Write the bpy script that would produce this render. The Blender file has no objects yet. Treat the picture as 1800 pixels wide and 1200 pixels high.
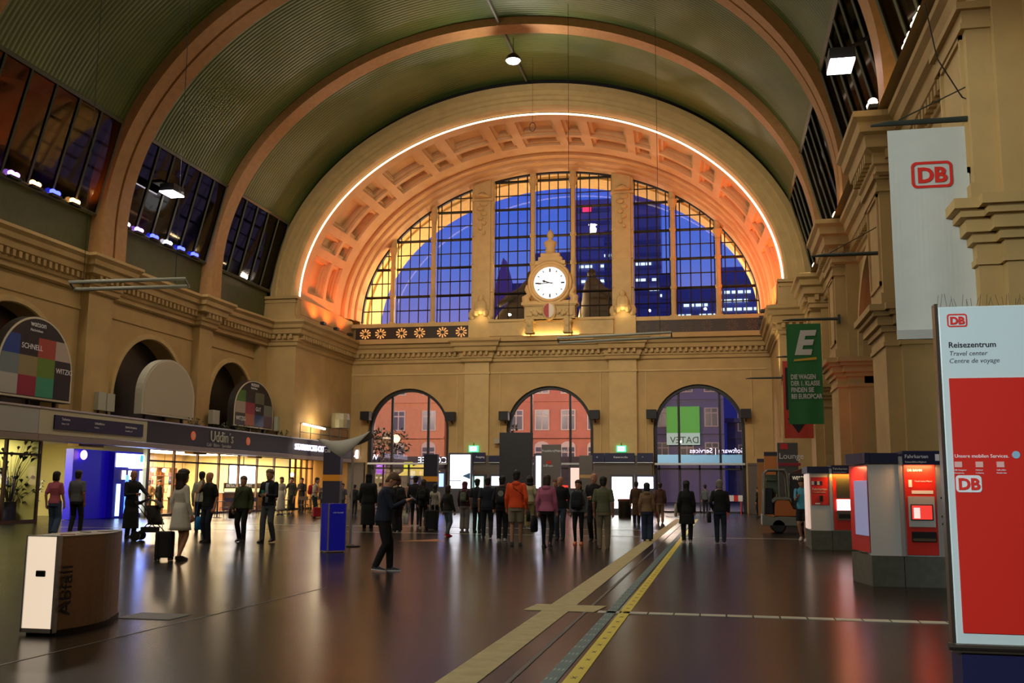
import bpy, bmesh, math, random
import numpy as np
from math import pi, sin, cos, sqrt, tan, radians
from mathutils import Matrix, Vector
random.seed(7)
SC = bpy.context.scene
COL = SC.collection
# ------------------------------------------------------------------ camera
CAMH = 1.45
F_PX, PITCH, YAW, ROLL = 1760.0, .14497, .20452, .006746
def _rot():
    B = np.array([[1, 0, 0], [0, 0, -1], [0, 1, 0.]])
    c, s = cos(YAW), sin(YAW); Ry = np.array([[c, s, 0], [-s, c, 0], [0, 0, 1]])
    c, s = cos(PITCH), sin(PITCH); Rp = np.array([[1, 0, 0], [0, c, s], [0, -s, c]])
    c, s = cos(ROLL), sin(ROLL); Rr = np.array([[c, -s, 0], [s, c, 0], [0, 0, 1]])
    return Rr @ Rp @ B @ Ry
RM = _rot()
cam = bpy.data.objects.new('camera', bpy.data.cameras.new('camera'))
cam.data.sensor_width = 36; cam.data.lens = F_PX / 1800 * 36
cam.data.clip_end = 1500; cam.data.clip_start = .05
mw = Matrix.Identity(4)
for i in range(3):
    mw[i][0] = RM[0, i]; mw[i][1] = -RM[1, i]; mw[i][2] = -RM[2, i]
mw[2][3] = CAMH
cam.matrix_world = mw
COL.objects.link(cam); SC.camera = cam
# measuring helpers: where a line of sight of the survey photograph meets a plane of the place
def _ray(u, v): return RM.T @ np.array([(u - 900) / F_PX, (v - 600) / F_PX, 1])
def atY(u, v, Y): d = _ray(u, v); t = Y / d[1]; return (d[0] * t, Y, CAMH + d[2] * t)
def atX(u, v, X): d = _ray(u, v); t = X / d[0]; return (X, d[1] * t, CAMH + d[2] * t)
def gp(u, v): d = _ray(u, v); t = -CAMH / d[2]; return (d[0] * t, d[1] * t)
def proj(x, y, z): c = RM @ np.array([x, y, z - CAMH]); return (900 + F_PX * c[0] / c[2], 600 + F_PX * c[1] / c[2])
# ------------------------------------------------------------------ colour management, world
SC.view_settings.view_transform = 'Standard'; SC.view_settings.look = 'None'
SC.view_settings.gamma = 1; SC.view_settings.use_curve_mapping = False
SC.view_settings.exposure = 0.0
SC.cycles.use_denoising = True
SC.cycles.max_bounces = 5; SC.cycles.diffuse_bounces = 2; SC.cycles.glossy_bounces = 3; SC.cycles.adaptive_threshold = .02
SC.cycles.transparent_max_bounces = 12; SC.cycles.sample_clamp_indirect = 4; SC.cycles.caustics_reflective = False; SC.cycles.caustics_refractive = False
def s2l(c):
    if isinstance(c, str): c = tuple(int(c[i:i + 2], 16) / 255 for i in (0, 2, 4))
    return tuple(x / 12.92 if x <= .04045 else ((x + .055) / 1.055) ** 2.4 for x in c[:3]) + (1,)
W = bpy.data.worlds.new('dusk_sky'); SC.world = W; W.use_nodes = True
nt = W.node_tree; nt.nodes.clear()
tc = nt.nodes.new('ShaderNodeTexCoord'); sx = nt.nodes.new('ShaderNodeSeparateXYZ'); cr = nt.nodes.new('ShaderNodeValToRGB')
bg = nt.nodes.new('ShaderNodeBackground'); ow = nt.nodes.new('ShaderNodeOutputWorld')
nt.links.new(tc.outputs['Generated'], sx.inputs[0]); nt.links.new(sx.outputs['Z'], cr.inputs[0])
nt.links.new(cr.outputs[0], bg.inputs[0]); nt.links.new(bg.outputs[0], ow.inputs[0])
cr.color_ramp.elements[0].position = 0.0; cr.color_ramp.elements[0].color = s2l('a58fc8')
cr.color_ramp.elements[1].position = 1.0; cr.color_ramp.elements[1].color = s2l('24409a')
for p_, c_ in ((.15, '8f88d8'), (.22, '5f7ce6'), (.3, '3a66ea'), (.45, '2450cc')):
    e = cr.color_ramp.elements.new(p_); e.color = s2l(c_)
bg.inputs[1].default_value = 0.85
# ------------------------------------------------------------------ lights
def lamp(kind, loc, energy, color, size=.5, target=None, spot=None, blend=.6, sy=None):
    L = bpy.data.lights.new('lamp_light', kind); L.energy = energy; L.color = s2l(color)[:3] if isinstance(color, str) else color
    if kind == 'AREA':
        L.size = size
        if sy: L.shape = 'RECTANGLE'; L.size_y = sy
    elif kind in ('POINT', 'SPOT'): L.shadow_soft_size = size
    if spot: L.spot_size = radians(spot); L.spot_blend = blend
    o = bpy.data.objects.new('lamp_light', L); COL.objects.link(o); o.location = loc
    if target is not None:
        o.rotation_euler = (Vector(target) - Vector(loc)).to_track_quat('-Z', 'Y').to_euler()
    return o
WARM = (1, .9, .74)
XC, ZC = -10.22, 12.2
# spots for the crown lamp, with unseen ones added along the vault
for y_ in (47.5, 36.5, 27, 17, 7, -3):
    lamp('SPOT', (XC, y_, 22.6), 1500, (1, .86, .68), .5, (XC, y_, 0), 150, .8)
# floods along the clerestories
for y_ in (9, 22, 33, 41):
    lamp('AREA', (-24.0, y_, 14.6), 330, WARM, 1.2, (-4, y_ + 2, 3))
    lamp('AREA', (3.6, y_, 14.6), 95, WARM, 1.2, (-18, y_ + 2, 3))
# added fill lights without fixtures: towards the end wall and up into the vault
for x_ in (-19, -13, -6, -1): lamp('SPOT', (x_, 34, 17.5), 3100, WARM, .12, (XC + (x_ - XC) * .8, 62, 8), 75, .9)
lamp('AREA', (XC, 5, 3.8), 250, (1, .85, .55), 3, (XC, 22, 24))
lamp('AREA', (XC, 30, 3.9), 230, (1, .85, .55), 3, (XC, 40, 24))
lamp('SPOT', (-9, 3, 9.5), 5600, (.9, 1, .95), .15, (3.5, 17, 5.6), 24, .6)  # added unseen spot that brightens the hanging banner
lamp('SPOT', (-4.5, -3, 4.8), 3200, (.9, .98, 1), .2, (1.9, 7, 1.6), 26, .5)  # added unseen spot that brightens the travel centre pylon
lamp('SPOT', (-5, -7, 7.5), 2600, (.86, .96, 1), .15, (2.2, 14, 2), 60, .9)  # added fill light behind the camera
# ------------------------------------------------------------------ materials
MATS = {}
def mat(name, color, rough=.6, metal=0, emit=None, es=0, noise=0, nscale=3, bump=0, bscale=30, spec=.5):
    if name in MATS: return MATS[name]
    m = bpy.data.materials.new(name); m.use_nodes = True; MATS[name] = m
    n = m.node_tree; b = n.nodes['Principled BSDF']
    c = s2l(color)
    b.inputs['Base Color'].default_value = c; b.inputs['Roughness'].default_value = rough; b.inputs['Metallic'].default_value = metal
    b.inputs['Specular IOR Level'].default_value = spec
    if emit: b.inputs['Emission Color'].default_value = s2l(emit); b.inputs['Emission Strength'].default_value = es
    if noise or bump:
        t = n.nodes.new('ShaderNodeTexCoord')
    if noise:
        nz = n.nodes.new('ShaderNodeTexNoise'); nz.inputs['Scale'].default_value = nscale; nz.inputs['Detail'].default_value = 6
        n.links.new(t.outputs['Object'], nz.inputs['Vector'])
        r = n.nodes.new('ShaderNodeValToRGB')
        r.color_ramp.elements[0].position = .3; r.color_ramp.elements[1].position = .7
        r.color_ramp.elements[0].color = tuple(x * (1 - noise) for x in c[:3]) + (1,)
        r.color_ramp.elements[1].color = tuple(min(1, x * (1 + noise)) for x in c[:3]) + (1,)
        n.links.new(nz.outputs[0], r.inputs[0]); n.links.new(r.outputs[0], b.inputs['Base Color'])
    if bump:
        nb = n.nodes.new('ShaderNodeTexNoise'); nb.inputs['Scale'].default_value = bscale; nb.inputs['Detail'].default_value = 3
        n.links.new(t.outputs['Object'], nb.inputs['Vector'])
        bp = n.nodes.new('ShaderNodeBump'); bp.inputs['Strength'].default_value = bump; bp.inputs['Distance'].default_value = .02
        n.links.new(nb.outputs[0], bp.inputs['Height']); n.links.new(bp.outputs[0], b.inputs['Normal'])
    return m
def emat(name, color, strength):
    return mat(name, '000000', .5, 0, color, strength)
def glass_mat(name, fac=.06, tint='ffffff', rough=.02):
    if name in MATS: return MATS[name]
    m = bpy.data.materials.new(name); m.use_nodes = True; MATS[name] = m
    n = m.node_tree; n.nodes.clear()
    o = n.nodes.new('ShaderNodeOutputMaterial'); mx = n.nodes.new('ShaderNodeMixShader'); tr = n.nodes.new('ShaderNodeBsdfTransparent'); gl = n.nodes.new('ShaderNodeBsdfGlossy')
    tr.inputs[0].default_value = s2l(tint); gl.inputs['Roughness'].default_value = rough
    mx.inputs[0].default_value = fac
    n.links.new(tr.outputs[0], mx.inputs[1]); n.links.new(gl.outputs[0], mx.inputs[2]); n.links.new(mx.outputs[0], o.inputs[0])
    return m
STONE = mat('cream_stone', 'b5955f', .8, noise=.12, nscale=.8, bump=.15, bscale=12)
STONE2 = mat('light_stone', 'c2a46c', .75, noise=.08, nscale=2, bump=.1, bscale=20)
COFFER = mat('coffer_plaster', 'c9a070', .8, noise=.06, nscale=1.5)
RIBM = mat('tan_brick_rib', 'a87a48', .75, noise=.1, nscale=4)
DARK = mat('dark_metal', '26231f', .45, .3)
BLACK = mat('black_steel', '0c0c0d', .5, .2)
GREY = mat('grey_metal', '6f706c', .4, .6)
STEEL = mat('stainless_steel', '8d8578', .28, .95, noise=.06, nscale=40)
ALU = mat('aluminium', 'c4c6c6', .35, .8)
WHITE = mat('white_panel', 'c9ccc8', .5)
RED = mat('signal_red', 'd4281c', .5)
NAVY = mat('navy_sign', '10123c', .45)
BLUE = mat('deep_blue_panel', '12148c', .4)
TXTW = mat('white_lettering', 'e8e8e8', .6)
TXTD = mat('dark_lettering', '15161f', .6)
GOLD = mat('gold_band', 'a07838', .5)
GLASS = glass_mat('window_glass', .07, rough=0.0)
# ------------------------------------------------------------------ mesh building
class MB:
    def __init__(s): s.v = []; s.f = []; s.m = []; s.mi = 0
    def q(s, *p):
        b = len(s.v); s.v += [tuple(x) for x in p]; s.f.append(tuple(range(b, b + len(p)))); s.m.append(s.mi)
    def box(s, x0, x1, y0, y1, z0, z1):
        b = len(s.v)
        s.v += [(x, y, z) for x in (x0, x1) for y in (y0, y1) for z in (z0, z1)]
        for f in ((0, 1, 3, 2), (4, 6, 7, 5), (0, 4, 5, 1), (2, 3, 7, 6), (0, 2, 6, 4), (1, 5, 7, 3)):
            s.f.append(tuple(b + i for i in f)); s.m.append(s.mi)
        return s
    def loft(s, rings, cap=True, closed=True):
        b = len(s.v); n = len(rings[0])
        for r in rings: s.v += [tuple(p) for p in r]
        for i in range(len(rings) - 1):
            for j in range(n if closed else n - 1):
                k = (j + 1) % n
                s.f.append((b + i * n + j, b + i * n + k, b + (i + 1) * n + k, b + (i + 1) * n + j)); s.m.append(s.mi)
        if cap and closed:
            s.f.append(tuple(b + j for j in reversed(range(n)))); s.m.append(s.mi)
            s.f.append(tuple(b + (len(rings) - 1) * n + j for j in range(n))); s.m.append(s.mi)
        return s
    def tube(s, pts, r, n=8, round_=False, squash=None):
        pts = [Vector(p) for p in pts]
        rs = list(r) if hasattr(r, '__len__') else [r] * len(pts)
        if round_:
            d = (pts[1] - pts[0]).normalized(); e = (pts[-1] - pts[-2]).normalized()
            pts = [pts[0] - d * rs[0] * .95, pts[0] - d * rs[0] * .6] + pts + [pts[-1] + e * rs[-1] * .6, pts[-1] + e * rs[-1] * .95]
            rs = [rs[0] * .3, rs[0] * .8] + rs + [rs[-1] * .8, rs[-1] * .3]
        rings = []; up = None
        for i, p in enumerate(pts):
            d = (pts[min(i + 1, len(pts) - 1)] - pts[max(i - 1, 0)]).normalized()
            if up is None:
                up = Vector((0, 0, 1)) if abs(d.z) < .9 else Vector((0, 1, 0))
            a = d.cross(up).normalized(); bb = a.cross(d).normalized(); up = bb
            rings.append([p + (a * cos(t) + bb * sin(t)) * rs[i] for t in [2 * pi * k / n for k in range(n)]])
        return s.loft(rings)
    def ell(s, c, r, n=12, m=8):
        rings = []
        for i in range(m + 1):
            t = -pi / 2 + pi * (i + .0) / m; k = max(cos(t), .05)
            rings.append([(c[0] + r[0] * k * cos(a), c[1] + r[1] * k * sin(a), c[2] + r[2] * sin(t)) for a in [2 * pi * j / n for j in range(n)]])
        return s.loft(rings)
    def lathe(s, prof, c=(0, 0, 0), n=20, axis='z', cap=True):
        rings = []
        for r, h in prof:
            ring = []
            for j in range(n):
                a = 2 * pi * j / n; x, y = r * cos(a), r * sin(a)
                ring.append((c[0] + x, c[1] + y, c[2] + h) if axis == 'z' else (c[0] + x, c[1] + h, c[2] + y))
            rings.append(ring)
        return s.loft(rings, cap=cap)
    def prism(s, poly, d0, d1, axis='y'):
        f = {'y': lambda a, b, d: (a, d, b), 'x': lambda a, b, d: (d, a, b), 'z': lambda a, b, d: (a, b, d)}[axis]
        return s.loft([[f(a, b, d0) for a, b in poly], [f(a, b, d1) for a, b in poly]])
    def xf(s, M, start=0):
        for i in range(start, len(s.v)): s.v[i] = tuple(M @ Vector(s.v[i]))
        return s
def obj(name, mb, m, parent=None, loc=(0, 0, 0), smooth=False, label=None, bevel=0, rz=0):
    me = bpy.data.meshes.new(name); me.from_pydata(mb.v, [], mb.f)
    ms = m if isinstance(m, (list, tuple)) else [m]
    for k in ms: me.materials.append(k)
    if len(ms) > 1: me.polygons.foreach_set('material_index', mb.m)
    me.update()
    bm = bmesh.new(); bm.from_mesh(me); bmesh.ops.recalc_face_normals(bm, faces=bm.faces); bm.to_mesh(me); bm.free()
    if smooth: me.polygons.foreach_set('use_smooth', [True] * len(me.polygons))
    o = bpy.data.objects.new(name, me); COL.objects.link(o); o.location = loc; o.rotation_euler = (0, 0, rz)
    if parent: o.parent = parent
    if label: o['label'] = label
    if bevel:
        b = o.modifiers.new('b', 'BEVEL'); b.width = bevel; b.segments = 2; b.limit_method = 'ANGLE'
    return o
def thing(name, label, cat, loc=(0, 0, 0), rz=0, group=None):
    o = bpy.data.objects.new(name, None); COL.objects.link(o); o.location = loc; o.rotation_euler = (0, 0, rz); o.empty_display_size = .2
    return tag(o, label, cat, group)
def tag(o, label, cat, group=None):
    o['label'] = label; o['category'] = cat
    if group: o['group'] = group
    return o
def struct(name, mb, m, parent=None, **k):
    o = obj(name, mb, m, parent, **k)
    if not parent: o['kind'] = 'structure'
    return o
def text(body, size, m, parent, loc, rot=(pi / 2, 0, 0), name='lettering', align='LEFT', bold=0, shear=0, sx=1, ext=.003, world=False):
    cu = bpy.data.curves.new('t', 'FONT'); cu.body = body; cu.size = size; cu.extrude = ext; cu.align_x = align; cu.offset = bold; cu.shear = shear
    cu.resolution_u = 3
    t = bpy.data.objects.new('t', cu); COL.objects.link(t)
    dg = bpy.context.evaluated_depsgraph_get(); me = bpy.data.meshes.new_from_object(t.evaluated_get(dg))
    COL.objects.unlink(t); bpy.data.objects.remove(t)
    me.materials.clear(); me.materials.append(m)
    o = bpy.data.objects.new(name, me); COL.objects.link(o); o.location = loc; o.rotation_euler = rot; o.scale = (sx, 1, 1)
    if parent: o.parent = parent
    return o
def ells(a, b, t, dz=0): return (XC + a * cos(t), ZC + dz + b * sin(t))
def ell_ts(a, b, n, t0=0, t1=pi):
    """n+1 angles evenly spaced by arc length from t0 to t1"""
    T = np.linspace(t0, t1, 800); d = np.hypot(-a * np.sin(T), b * np.cos(T)); L = np.concatenate([[0], np.cumsum((d[1:] + d[:-1]) / 2 * np.diff(T))])
    return np.interp(np.linspace(0, L[-1], n + 1), L, T)
def arch_wall(mb, u0, u1, z0, z1, ops, d0, d1, mp, n=28):
    def Q(*pts): mb.q(*[mp(*p) for p in pts])
    cur = u0
    for (uc, a, zs, b, zb) in ops:
        for d in (d0, d1):
            Q((cur, d, z0), (uc - a, d, z0), (uc - a, d, z1), (cur, d, z1))
            if zb > z0: Q((uc - a, d, z0), (uc + a, d, z0), (uc + a, d, zb), (uc - a, d, zb))
            P = [(uc - a * cos(pi * i / n), zs + b * sin(pi * i / n)) for i in range(n + 1)]
            for i in range(n):
                Q((P[i][0], d, P[i][1]), (P[i + 1][0], d, P[i + 1][1]), (P[i + 1][0], d, z1), (P[i][0], d, z1))
        P = [(uc - a, zb)] + P + [(uc + a, zb)]
        for i in range(len(P) - 1): Q((P[i][0], d0, P[i][1]), (P[i + 1][0], d0, P[i + 1][1]), (P[i + 1][0], d1, P[i + 1][1]), (P[i][0], d1, P[i][1]))
        if zb > z0: Q((uc - a, d0, zb), (uc + a, d0, zb), (uc + a, d1, zb), (uc - a, d1, zb))
        cur = uc + a
    for d in (d0, d1): Q((cur, d, z0), (u1, d, z0), (u1, d, z1), (cur, d, z1))
def cornice(mb, path, prof, flip=1, dent=None, closed=False):
    """sweep prof [(outward, z)] along plan path; outward = left normal * flip; dent=(spacing, width, o0, o1, z0, z1)"""
    n = len(path); P = [Vector((p[0], p[1])) for p in path]; R = []
    def nrm(a, b): d = (b - a).normalized(); return Vector((-d.y, d.x)) * flip
    for i in range(n):
        if i == 0: m = nrm(P[0], P[1])
        elif i == n - 1: m = nrm(P[-2], P[-1])
        else:
            a, b = nrm(P[i - 1], P[i]), nrm(P[i], P[i + 1]); m = (a + b); m = m / max(m.length_squared, .3) * 2 if m.length > .1 else a
        R.append([(P[i].x + m.x * o, P[i].y + m.y * o, z) for o, z in prof])
    mb.loft(R, cap=False, closed=False)
    if dent:
        sp, w, o0, o1, z0, z1 = dent
        for i in range(n - 1):
            a, b = P[i], P[i + 1]; L = (b - a).length
            if L < sp: continue
            d = (b - a).normalized(); m = nrm(a, b); k = int(L / sp)
            for j in range(k):
                c = a + d * (L * (j + .5) / k)
                q = [c + d * (sx * w / 2) + m * oo for sx, oo in ((-1, o0), (1, o0), (1, o1), (-1, o1))]
                mb.loft([[(p.x, p.y, z0) for p in q], [(p.x, p.y, z1) for p in q]])
# ================================================================== THE HALL
XL, XR, YE, YR = -25.8, 5.4, 62.0, 53.0
NXL, NXR = -23.6, 3.15          # side walls of the end bay behind the great arch
YB = -14.0
# floor
def floor_mat():
    m = bpy.data.materials.new('dark_polished_tiles'); m.use_nodes = True; n = m.node_tree; b = n.nodes['Principled BSDF']
    t = n.nodes.new('ShaderNodeTexCoord'); br = n.nodes.new('ShaderNodeTexBrick')
    br.inputs['Color1'].default_value = s2l('29261f'); br.inputs['Color2'].default_value = s2l('262620'); br.inputs['Mortar'].default_value = s2l('191613')
    br.inputs['Scale'].default_value = 1; br.inputs['Mortar Size'].default_value = .006; br.inputs['Brick Width'].default_value = .6; br.inputs['Row Height'].default_value = .6; br.offset = 0
    n.links.new(t.outputs['Object'], br.inputs['Vector'])
    nz = n.nodes.new('ShaderNodeTexNoise'); nz.inputs['Scale'].default_value = .35; nz.inputs['Detail'].default_value = 5
    n.links.new(t.outputs['Object'], nz.inputs['Vector'])
    mx = n.nodes.new('ShaderNodeMixRGB'); mx.blend_type = 'MULTIPLY'; mx.inputs[0].default_value = .6
    n.links.new(br.outputs[0], mx.inputs[1]); n.links.new(nz.outputs[0], mx.inputs[2]); n.links.new(mx.outputs[0], b.inputs['Base Color'])
    rr = n.nodes.new('ShaderNodeMapRange'); rr.inputs[3].default_value = .2; rr.inputs[4].default_value = .27
    n.links.new(nz.outputs[0], rr.inputs[0]); n.links.new(rr.outputs[0], b.inputs['Roughness'])
    b.inputs['Specular IOR Level'].default_value = .17
    nb = n.nodes.new('ShaderNodeTexNoise'); nb.inputs['Scale'].default_value = 1.3
    n.links.new(t.outputs['Object'], nb.inputs['Vector'])
    bp = n.nodes.new('ShaderNodeBump'); bp.inputs['Strength'].default_value = .0
    return m
mb = MB(); mb.box(-36, 14, YB - 1, YE + .6, -.3, 0)
struct('floor', mb, floor_mat())
# vault
def vault_mat():
    m = mat('green_slatted_vault', '7d7a42', .6); n = m.node_tree; b = n.nodes['Principled BSDF']
    t = n.nodes.new('ShaderNodeTexCoord'); s = n.nodes.new('ShaderNodeSeparateXYZ'); n.links.new(t.outputs['Object'], s.inputs[0])
    mu = n.nodes.new('ShaderNodeMath'); mu.operation = 'MULTIPLY'; mu.inputs[1].default_value = 2 * pi / .22; n.links.new(s.outputs['Y'], mu.inputs[0])
    si = n.nodes.new('ShaderNodeMath'); si.operation = 'SINE'; n.links.new(mu.outputs[0], si.inputs[0])
    bp = n.nodes.new('ShaderNodeBump'); bp.inputs['Strength'].default_value = .5; bp.inputs['Distance'].default_value = .025
    n.links.new(si.outputs[0], bp.inputs['Height']); n.links.new(bp.outputs[0], b.inputs['Normal'])
    nz = n.nodes.new('ShaderNodeTexNoise'); nz.inputs['Scale'].default_value = .25; nz.inputs['Detail'].default_value = 4
    n.links.new(t.outputs['Object'], nz.inputs['Vector'])
    r = n.nodes.new('ShaderNodeValToRGB'); r.color_ramp.elements[0].color = s2l('465820'); r.color_ramp.elements[1].color = s2l('646c2c')
    r.color_ramp.elements[0].position = .35; r.color_ramp.elements[1].position = .65
    mr = n.nodes.new('ShaderNodeMapRange'); mr.inputs[1].default_value = -1; mr.inputs[2].default_value = -.6; mr.inputs[3].default_value = .55; mr.inputs[4].default_value = 1
    n.links.new(si.outputs[0], mr.inputs[0])
    mx = n.nodes.new('ShaderNodeMixRGB'); mx.blend_type = 'MULTIPLY'; mx.inputs[0].default_value = 1
    n.links.new(nz.outputs[0], r.inputs[0]); n.links.new(r.outputs[0], mx.inputs[1]); n.links.new(mr.outputs[0], mx.inputs[2])
    n.links.new(mx.outputs[0], b.inputs['Base Color'])
    return m
VA, VB = 15.15, 12.2
T0 = math.asin((16.6 - ZC) / VB)
mb = MB(); ts = np.linspace(T0, pi - T0, 97)
mb.loft([[(x, y, z) for x, z in (ells(VA, VB, t) for t in ts)] for y in (YB, 8, 28, 40, YR + .3)], cap=False, closed=False)
struct('ceiling', mb, vault_mat(), smooth=True)
# ribs: springing from the cornice, a wide double one and a narrow one
def rib(y0, y1, groove):
    mb = MB(); n = 80; ti = np.linspace(-.11, pi + .11, n + 1)
    segs = [(y0, y1)] if not groove else [(y0, (y0 + y1) / 2 - .08), ((y0 + y1) / 2 + .08, y1)]
    for a, b in segs:
        R = []
        for t in ti:
            ix, iz = ells(14.72, 11.8, max(0, min(pi, t))); ox, oz = ells(VA + .5, VB + .5, max(0, min(pi, t)))
            if t < 0: iz = oz = ZC + t * 13
            if t > pi: iz = oz = ZC - (t - pi) * 13
            R.append([(ix, a, iz), (ix, b, iz), (ox, b, oz), (ox, a, oz)])
        mb.loft(R)
    if groove:
        R = []
        for t in ti:
            ix, iz = ells(14.82, 11.92, max(0, min(pi, t))); ox, oz = ells(VA + .4, VB + .4, max(0, min(pi, t)))
            if t < 0: iz = oz = ZC + t * 13
            if t > pi: iz = oz = ZC - (t - pi) * 13
            R.append([(ix, y0 + .2, iz), (ix, y1 - .2, iz), (ox, y1 - .2, oz), (ox, y0 + .2, oz)])
        mb.loft(R)
    return mb
RIBS = [(45.5, 46.5, 0), (36.3, 38.0, 1), (26.9, 27.8, 0), (16.6, 18.2, 1), (6.6, 8.2, 1)]
for i, (a, b, g) in enumerate(RIBS): struct('trim_%d' % (i + 1), rib(a, b, g), RIBM)
# green light track line on the crown
mb = MB()
zt = ZC + VB - .1
mb.box(XC - .05, XC + .05, YB, YR - .2, zt - .18, zt + .02)
tag(obj('light_track', mb, GREY), 'thin grey power track running along the crown of the green vault', 'track')
# clerestory: glass band between cornice and vault, with an added dark backdrop behind
VOID = mat('dark_backdrop', '15130f', .9)
APR = mat('green_apron', '4a4c26', .6, noise=.1)
cleres_frames = []
for side, xs in (('left', -1), ('right', 1)):
    X = lambda a: XC + xs * a
    mb = MB()
    mb.q((X(15.4), YB, 10.9), (X(15.4), YR, 10.9), (X(15.3), YR, 12.6), (X(15.3), YB, 12.6))
    mb.q((X(15.3), YB, 12.6), (X(15.3), YR, 12.6), (X(17.2), YR, 12.6), (X(17.2), YB, 12.6))
    struct('trim_apron_%s' % side, mb, APR)
    mb = MB()
    xt = VA * cos(T0)
    mb.q((X(17.2), YB, 12.6), (X(17.2), YR, 12.6), (X(17.2), YR, 17.2), (X(17.2), YB, 17.2))
    mb.q((X(17.2), YB, 17.2), (X(17.2), YR, 17.2), (X(xt), YR, 16.6), (X(xt), YB, 16.6))
    mb.q((X(17.2), YR + .5, 12), (X(15), YR + .5, 12), (X(13.5), YR + .5, 17.2), (X(17.2), YR + .5, 17.2))
    struct('wall_dark_backdrop_%s' % side, mb, VOID)
    edges = [YB] + sorted(sum([[a, b] for a, b, g in RIBS], [])) + [YR]
    for k in range(0, len(edges), 2):
        y0, y1 = edges[k], edges[k + 1]
        if y1 < 20: continue
        fr = MB(); gl = MB()
        gl.q((X(15.2), y0, 12.6), (X(15.2), y1, 12.6), (X(xt + .05), y1, 16.6), (X(xt + .05), y0, 16.6))
        nn = 6 if y1 - y0 > 7 else 5
        for j in range(nn + 1):
            y = y0 + (y1 - y0) * j / nn
            fr.tube([(X(15.15), y, 12.6), (X(xt), y, 16.6)], .05, 4)
        for (xx, zz, r) in ((15.15, 12.62, .09), (xt, 16.6, .1)):
            fr.tube([(X(xx), y0, zz), (X(xx), y1, zz)], r, 4)
        g = struct('window_clerestory', gl, glass_mat('clerestory_glass', .05, '6f7068', .04))
        struct('window_frame', fr, mat('grey_green_frame', '56543e', .5), g)
        # deep fins behind the glass
        fins = MB()
        for j in range(nn):
            y = y0 + (y1 - y0) * (j + .5) / nn
            fins.q((X(15.5), y, 12.6), (X(17.1), y, 12.6), (X(17.1), y, 17), (X(14.9), y, 16.4))
        obj('fin', fins, mat('backdrop_fin', '2e2a24', .6), g)
# ------------------------------------------------------------------ great arch: archivolt ring, coffered soffit
def ringprof(prof, n=96, t0=-.0):
    mb = MB(); R = []
    for t in np.linspace(0, pi, n + 1):
        R.append([(XC + a * cos(t), y, ZC + b * sin(t)) for (a, b, y) in prof])
    mb.loft(R, cap=False, closed=False); return mb
pr = [(15.1, 12.0, 53.6), (15.1, 11.85, 53.0), (14.75, 11.5, 52.9), (14.7, 11.45, 53.02), (14.45, 11.2, 52.98), (14.42, 11.15, 53.1), (14.2, 10.95, 53.08), (14.17, 10.9, 53.2), (13.9, 10.65, 53.16), (13.86, 10.6, 53.26), (13.78, 10.52, 53.3), (13.76, 10.5, 53.9)]
struct('trim_archivolt', ringprof(pr), STONE2)
struct('trim_spandrel', ringprof([(15.0, 11.9, 53.55), (17.5, 14.5, 53.6), (17.5, 14.5, 62), (13.9, 10.6, 62)]), VOID)
# LED line
mb = MB(); mb.tube([(XC + 13.70 * cos(t), 53.95, ZC + 10.42 * sin(t)) for t in np.linspace(.0, pi, 140)], .055, 6)
tag(obj('light_line', mb, emat('led_line', 'ffe0b8', 4), smooth=True), 'glowing white light line following the inner edge of the great arch', 'light strip')
# coffered soffit: sections listed from the front (Y 53.9) to the glazing (Y 62)
A0, B0, A1, B1 = 13.74, 10.46, 13.05, 9.8
bt = ell_ts(13.4, 10.1, 400)
Ltot = 400
per = np.trapezoid(np.hypot(13.4 * np.sin(np.linspace(0, pi, 400)), 10.1 * np.cos(np.linspace(0, pi, 400))), np.linspace(0, pi, 400)) if hasattr(np, 'trapezoid') else 37.2
half = per / 2
ribs_s = []
for k in (.5, 1.5, 2.5, 3.5):
    for sg in (-1, 1):
        c = sg * k * 4.2
        ribs_s += [c - .75, c + .75]
def smap(s): return float(np.interp((s + half) / per * Ltot, np.arange(Ltot + 1), bt))
ring_bands = [(0, .95), (3.0, 3.3), (4.5, 8.1)]           # raised: front band, middle band, rear
def coff_depth(s, d):
    m = 9
    for r in ribs_s: m = min(m, abs(s - r) - .24)
    for a, b in ring_bands: m = min(m, max(a - d, d - b))
    if abs(s) > half - .9: m = min(m, 0)
    if m <= 0.02: return 0
    if m < .22: return .16
    if m < .3: return .3
    return .42
S = set(np.linspace(-half, half, 121))
for r in ribs_s:
    for e in (-.56, -.54, -.47, -.45, -.265, -.255): S |= {r + e, r - e}
S = sorted(x for x in S if -half <= x <= half)
D = {0, 8.1, 2.0, 6}
for a, b in ring_bands[:2]: D |= {b + .01, b + .03, b + .21, b + .23, b + .29, b + .32}
for a, b in ring_bands[1:]: D |= {a - .01, a - .03, a - .21, a - .23, a - .29, a - .32}
D |= {4.6, 5.4, 5.42, 5.9, 6.1, 6.12, 6.7, 6.72, 7.3, 7.32}
D = sorted(D)
def rear(d):   # stepped, curved rear archivolt
    if d < 4.6: return 0
    return -.0 if d < 5.41 else .12 + .12 * sin((d - 5.42) * 3) if d < 6.11 else .05 if d < 6.71 else -.1 if d < 7.31 else -.22
mb = MB(); R = []
for s in S:
    t = smap(s); row = []
    for d in D:
        k = d / 8.1; a = A0 + (A1 - A0) * k; b = B0 + (B1 - B0) * k; e = coff_depth(s, d) + rear(d)
        row.append((XC + (a + e) * cos(t), 53.9 + d, ZC + (b + e) * sin(t)))
    R.append(row)
mb.loft(R, cap=False, closed=False)
struct('trim_coffers', mb, COFFER)
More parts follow.
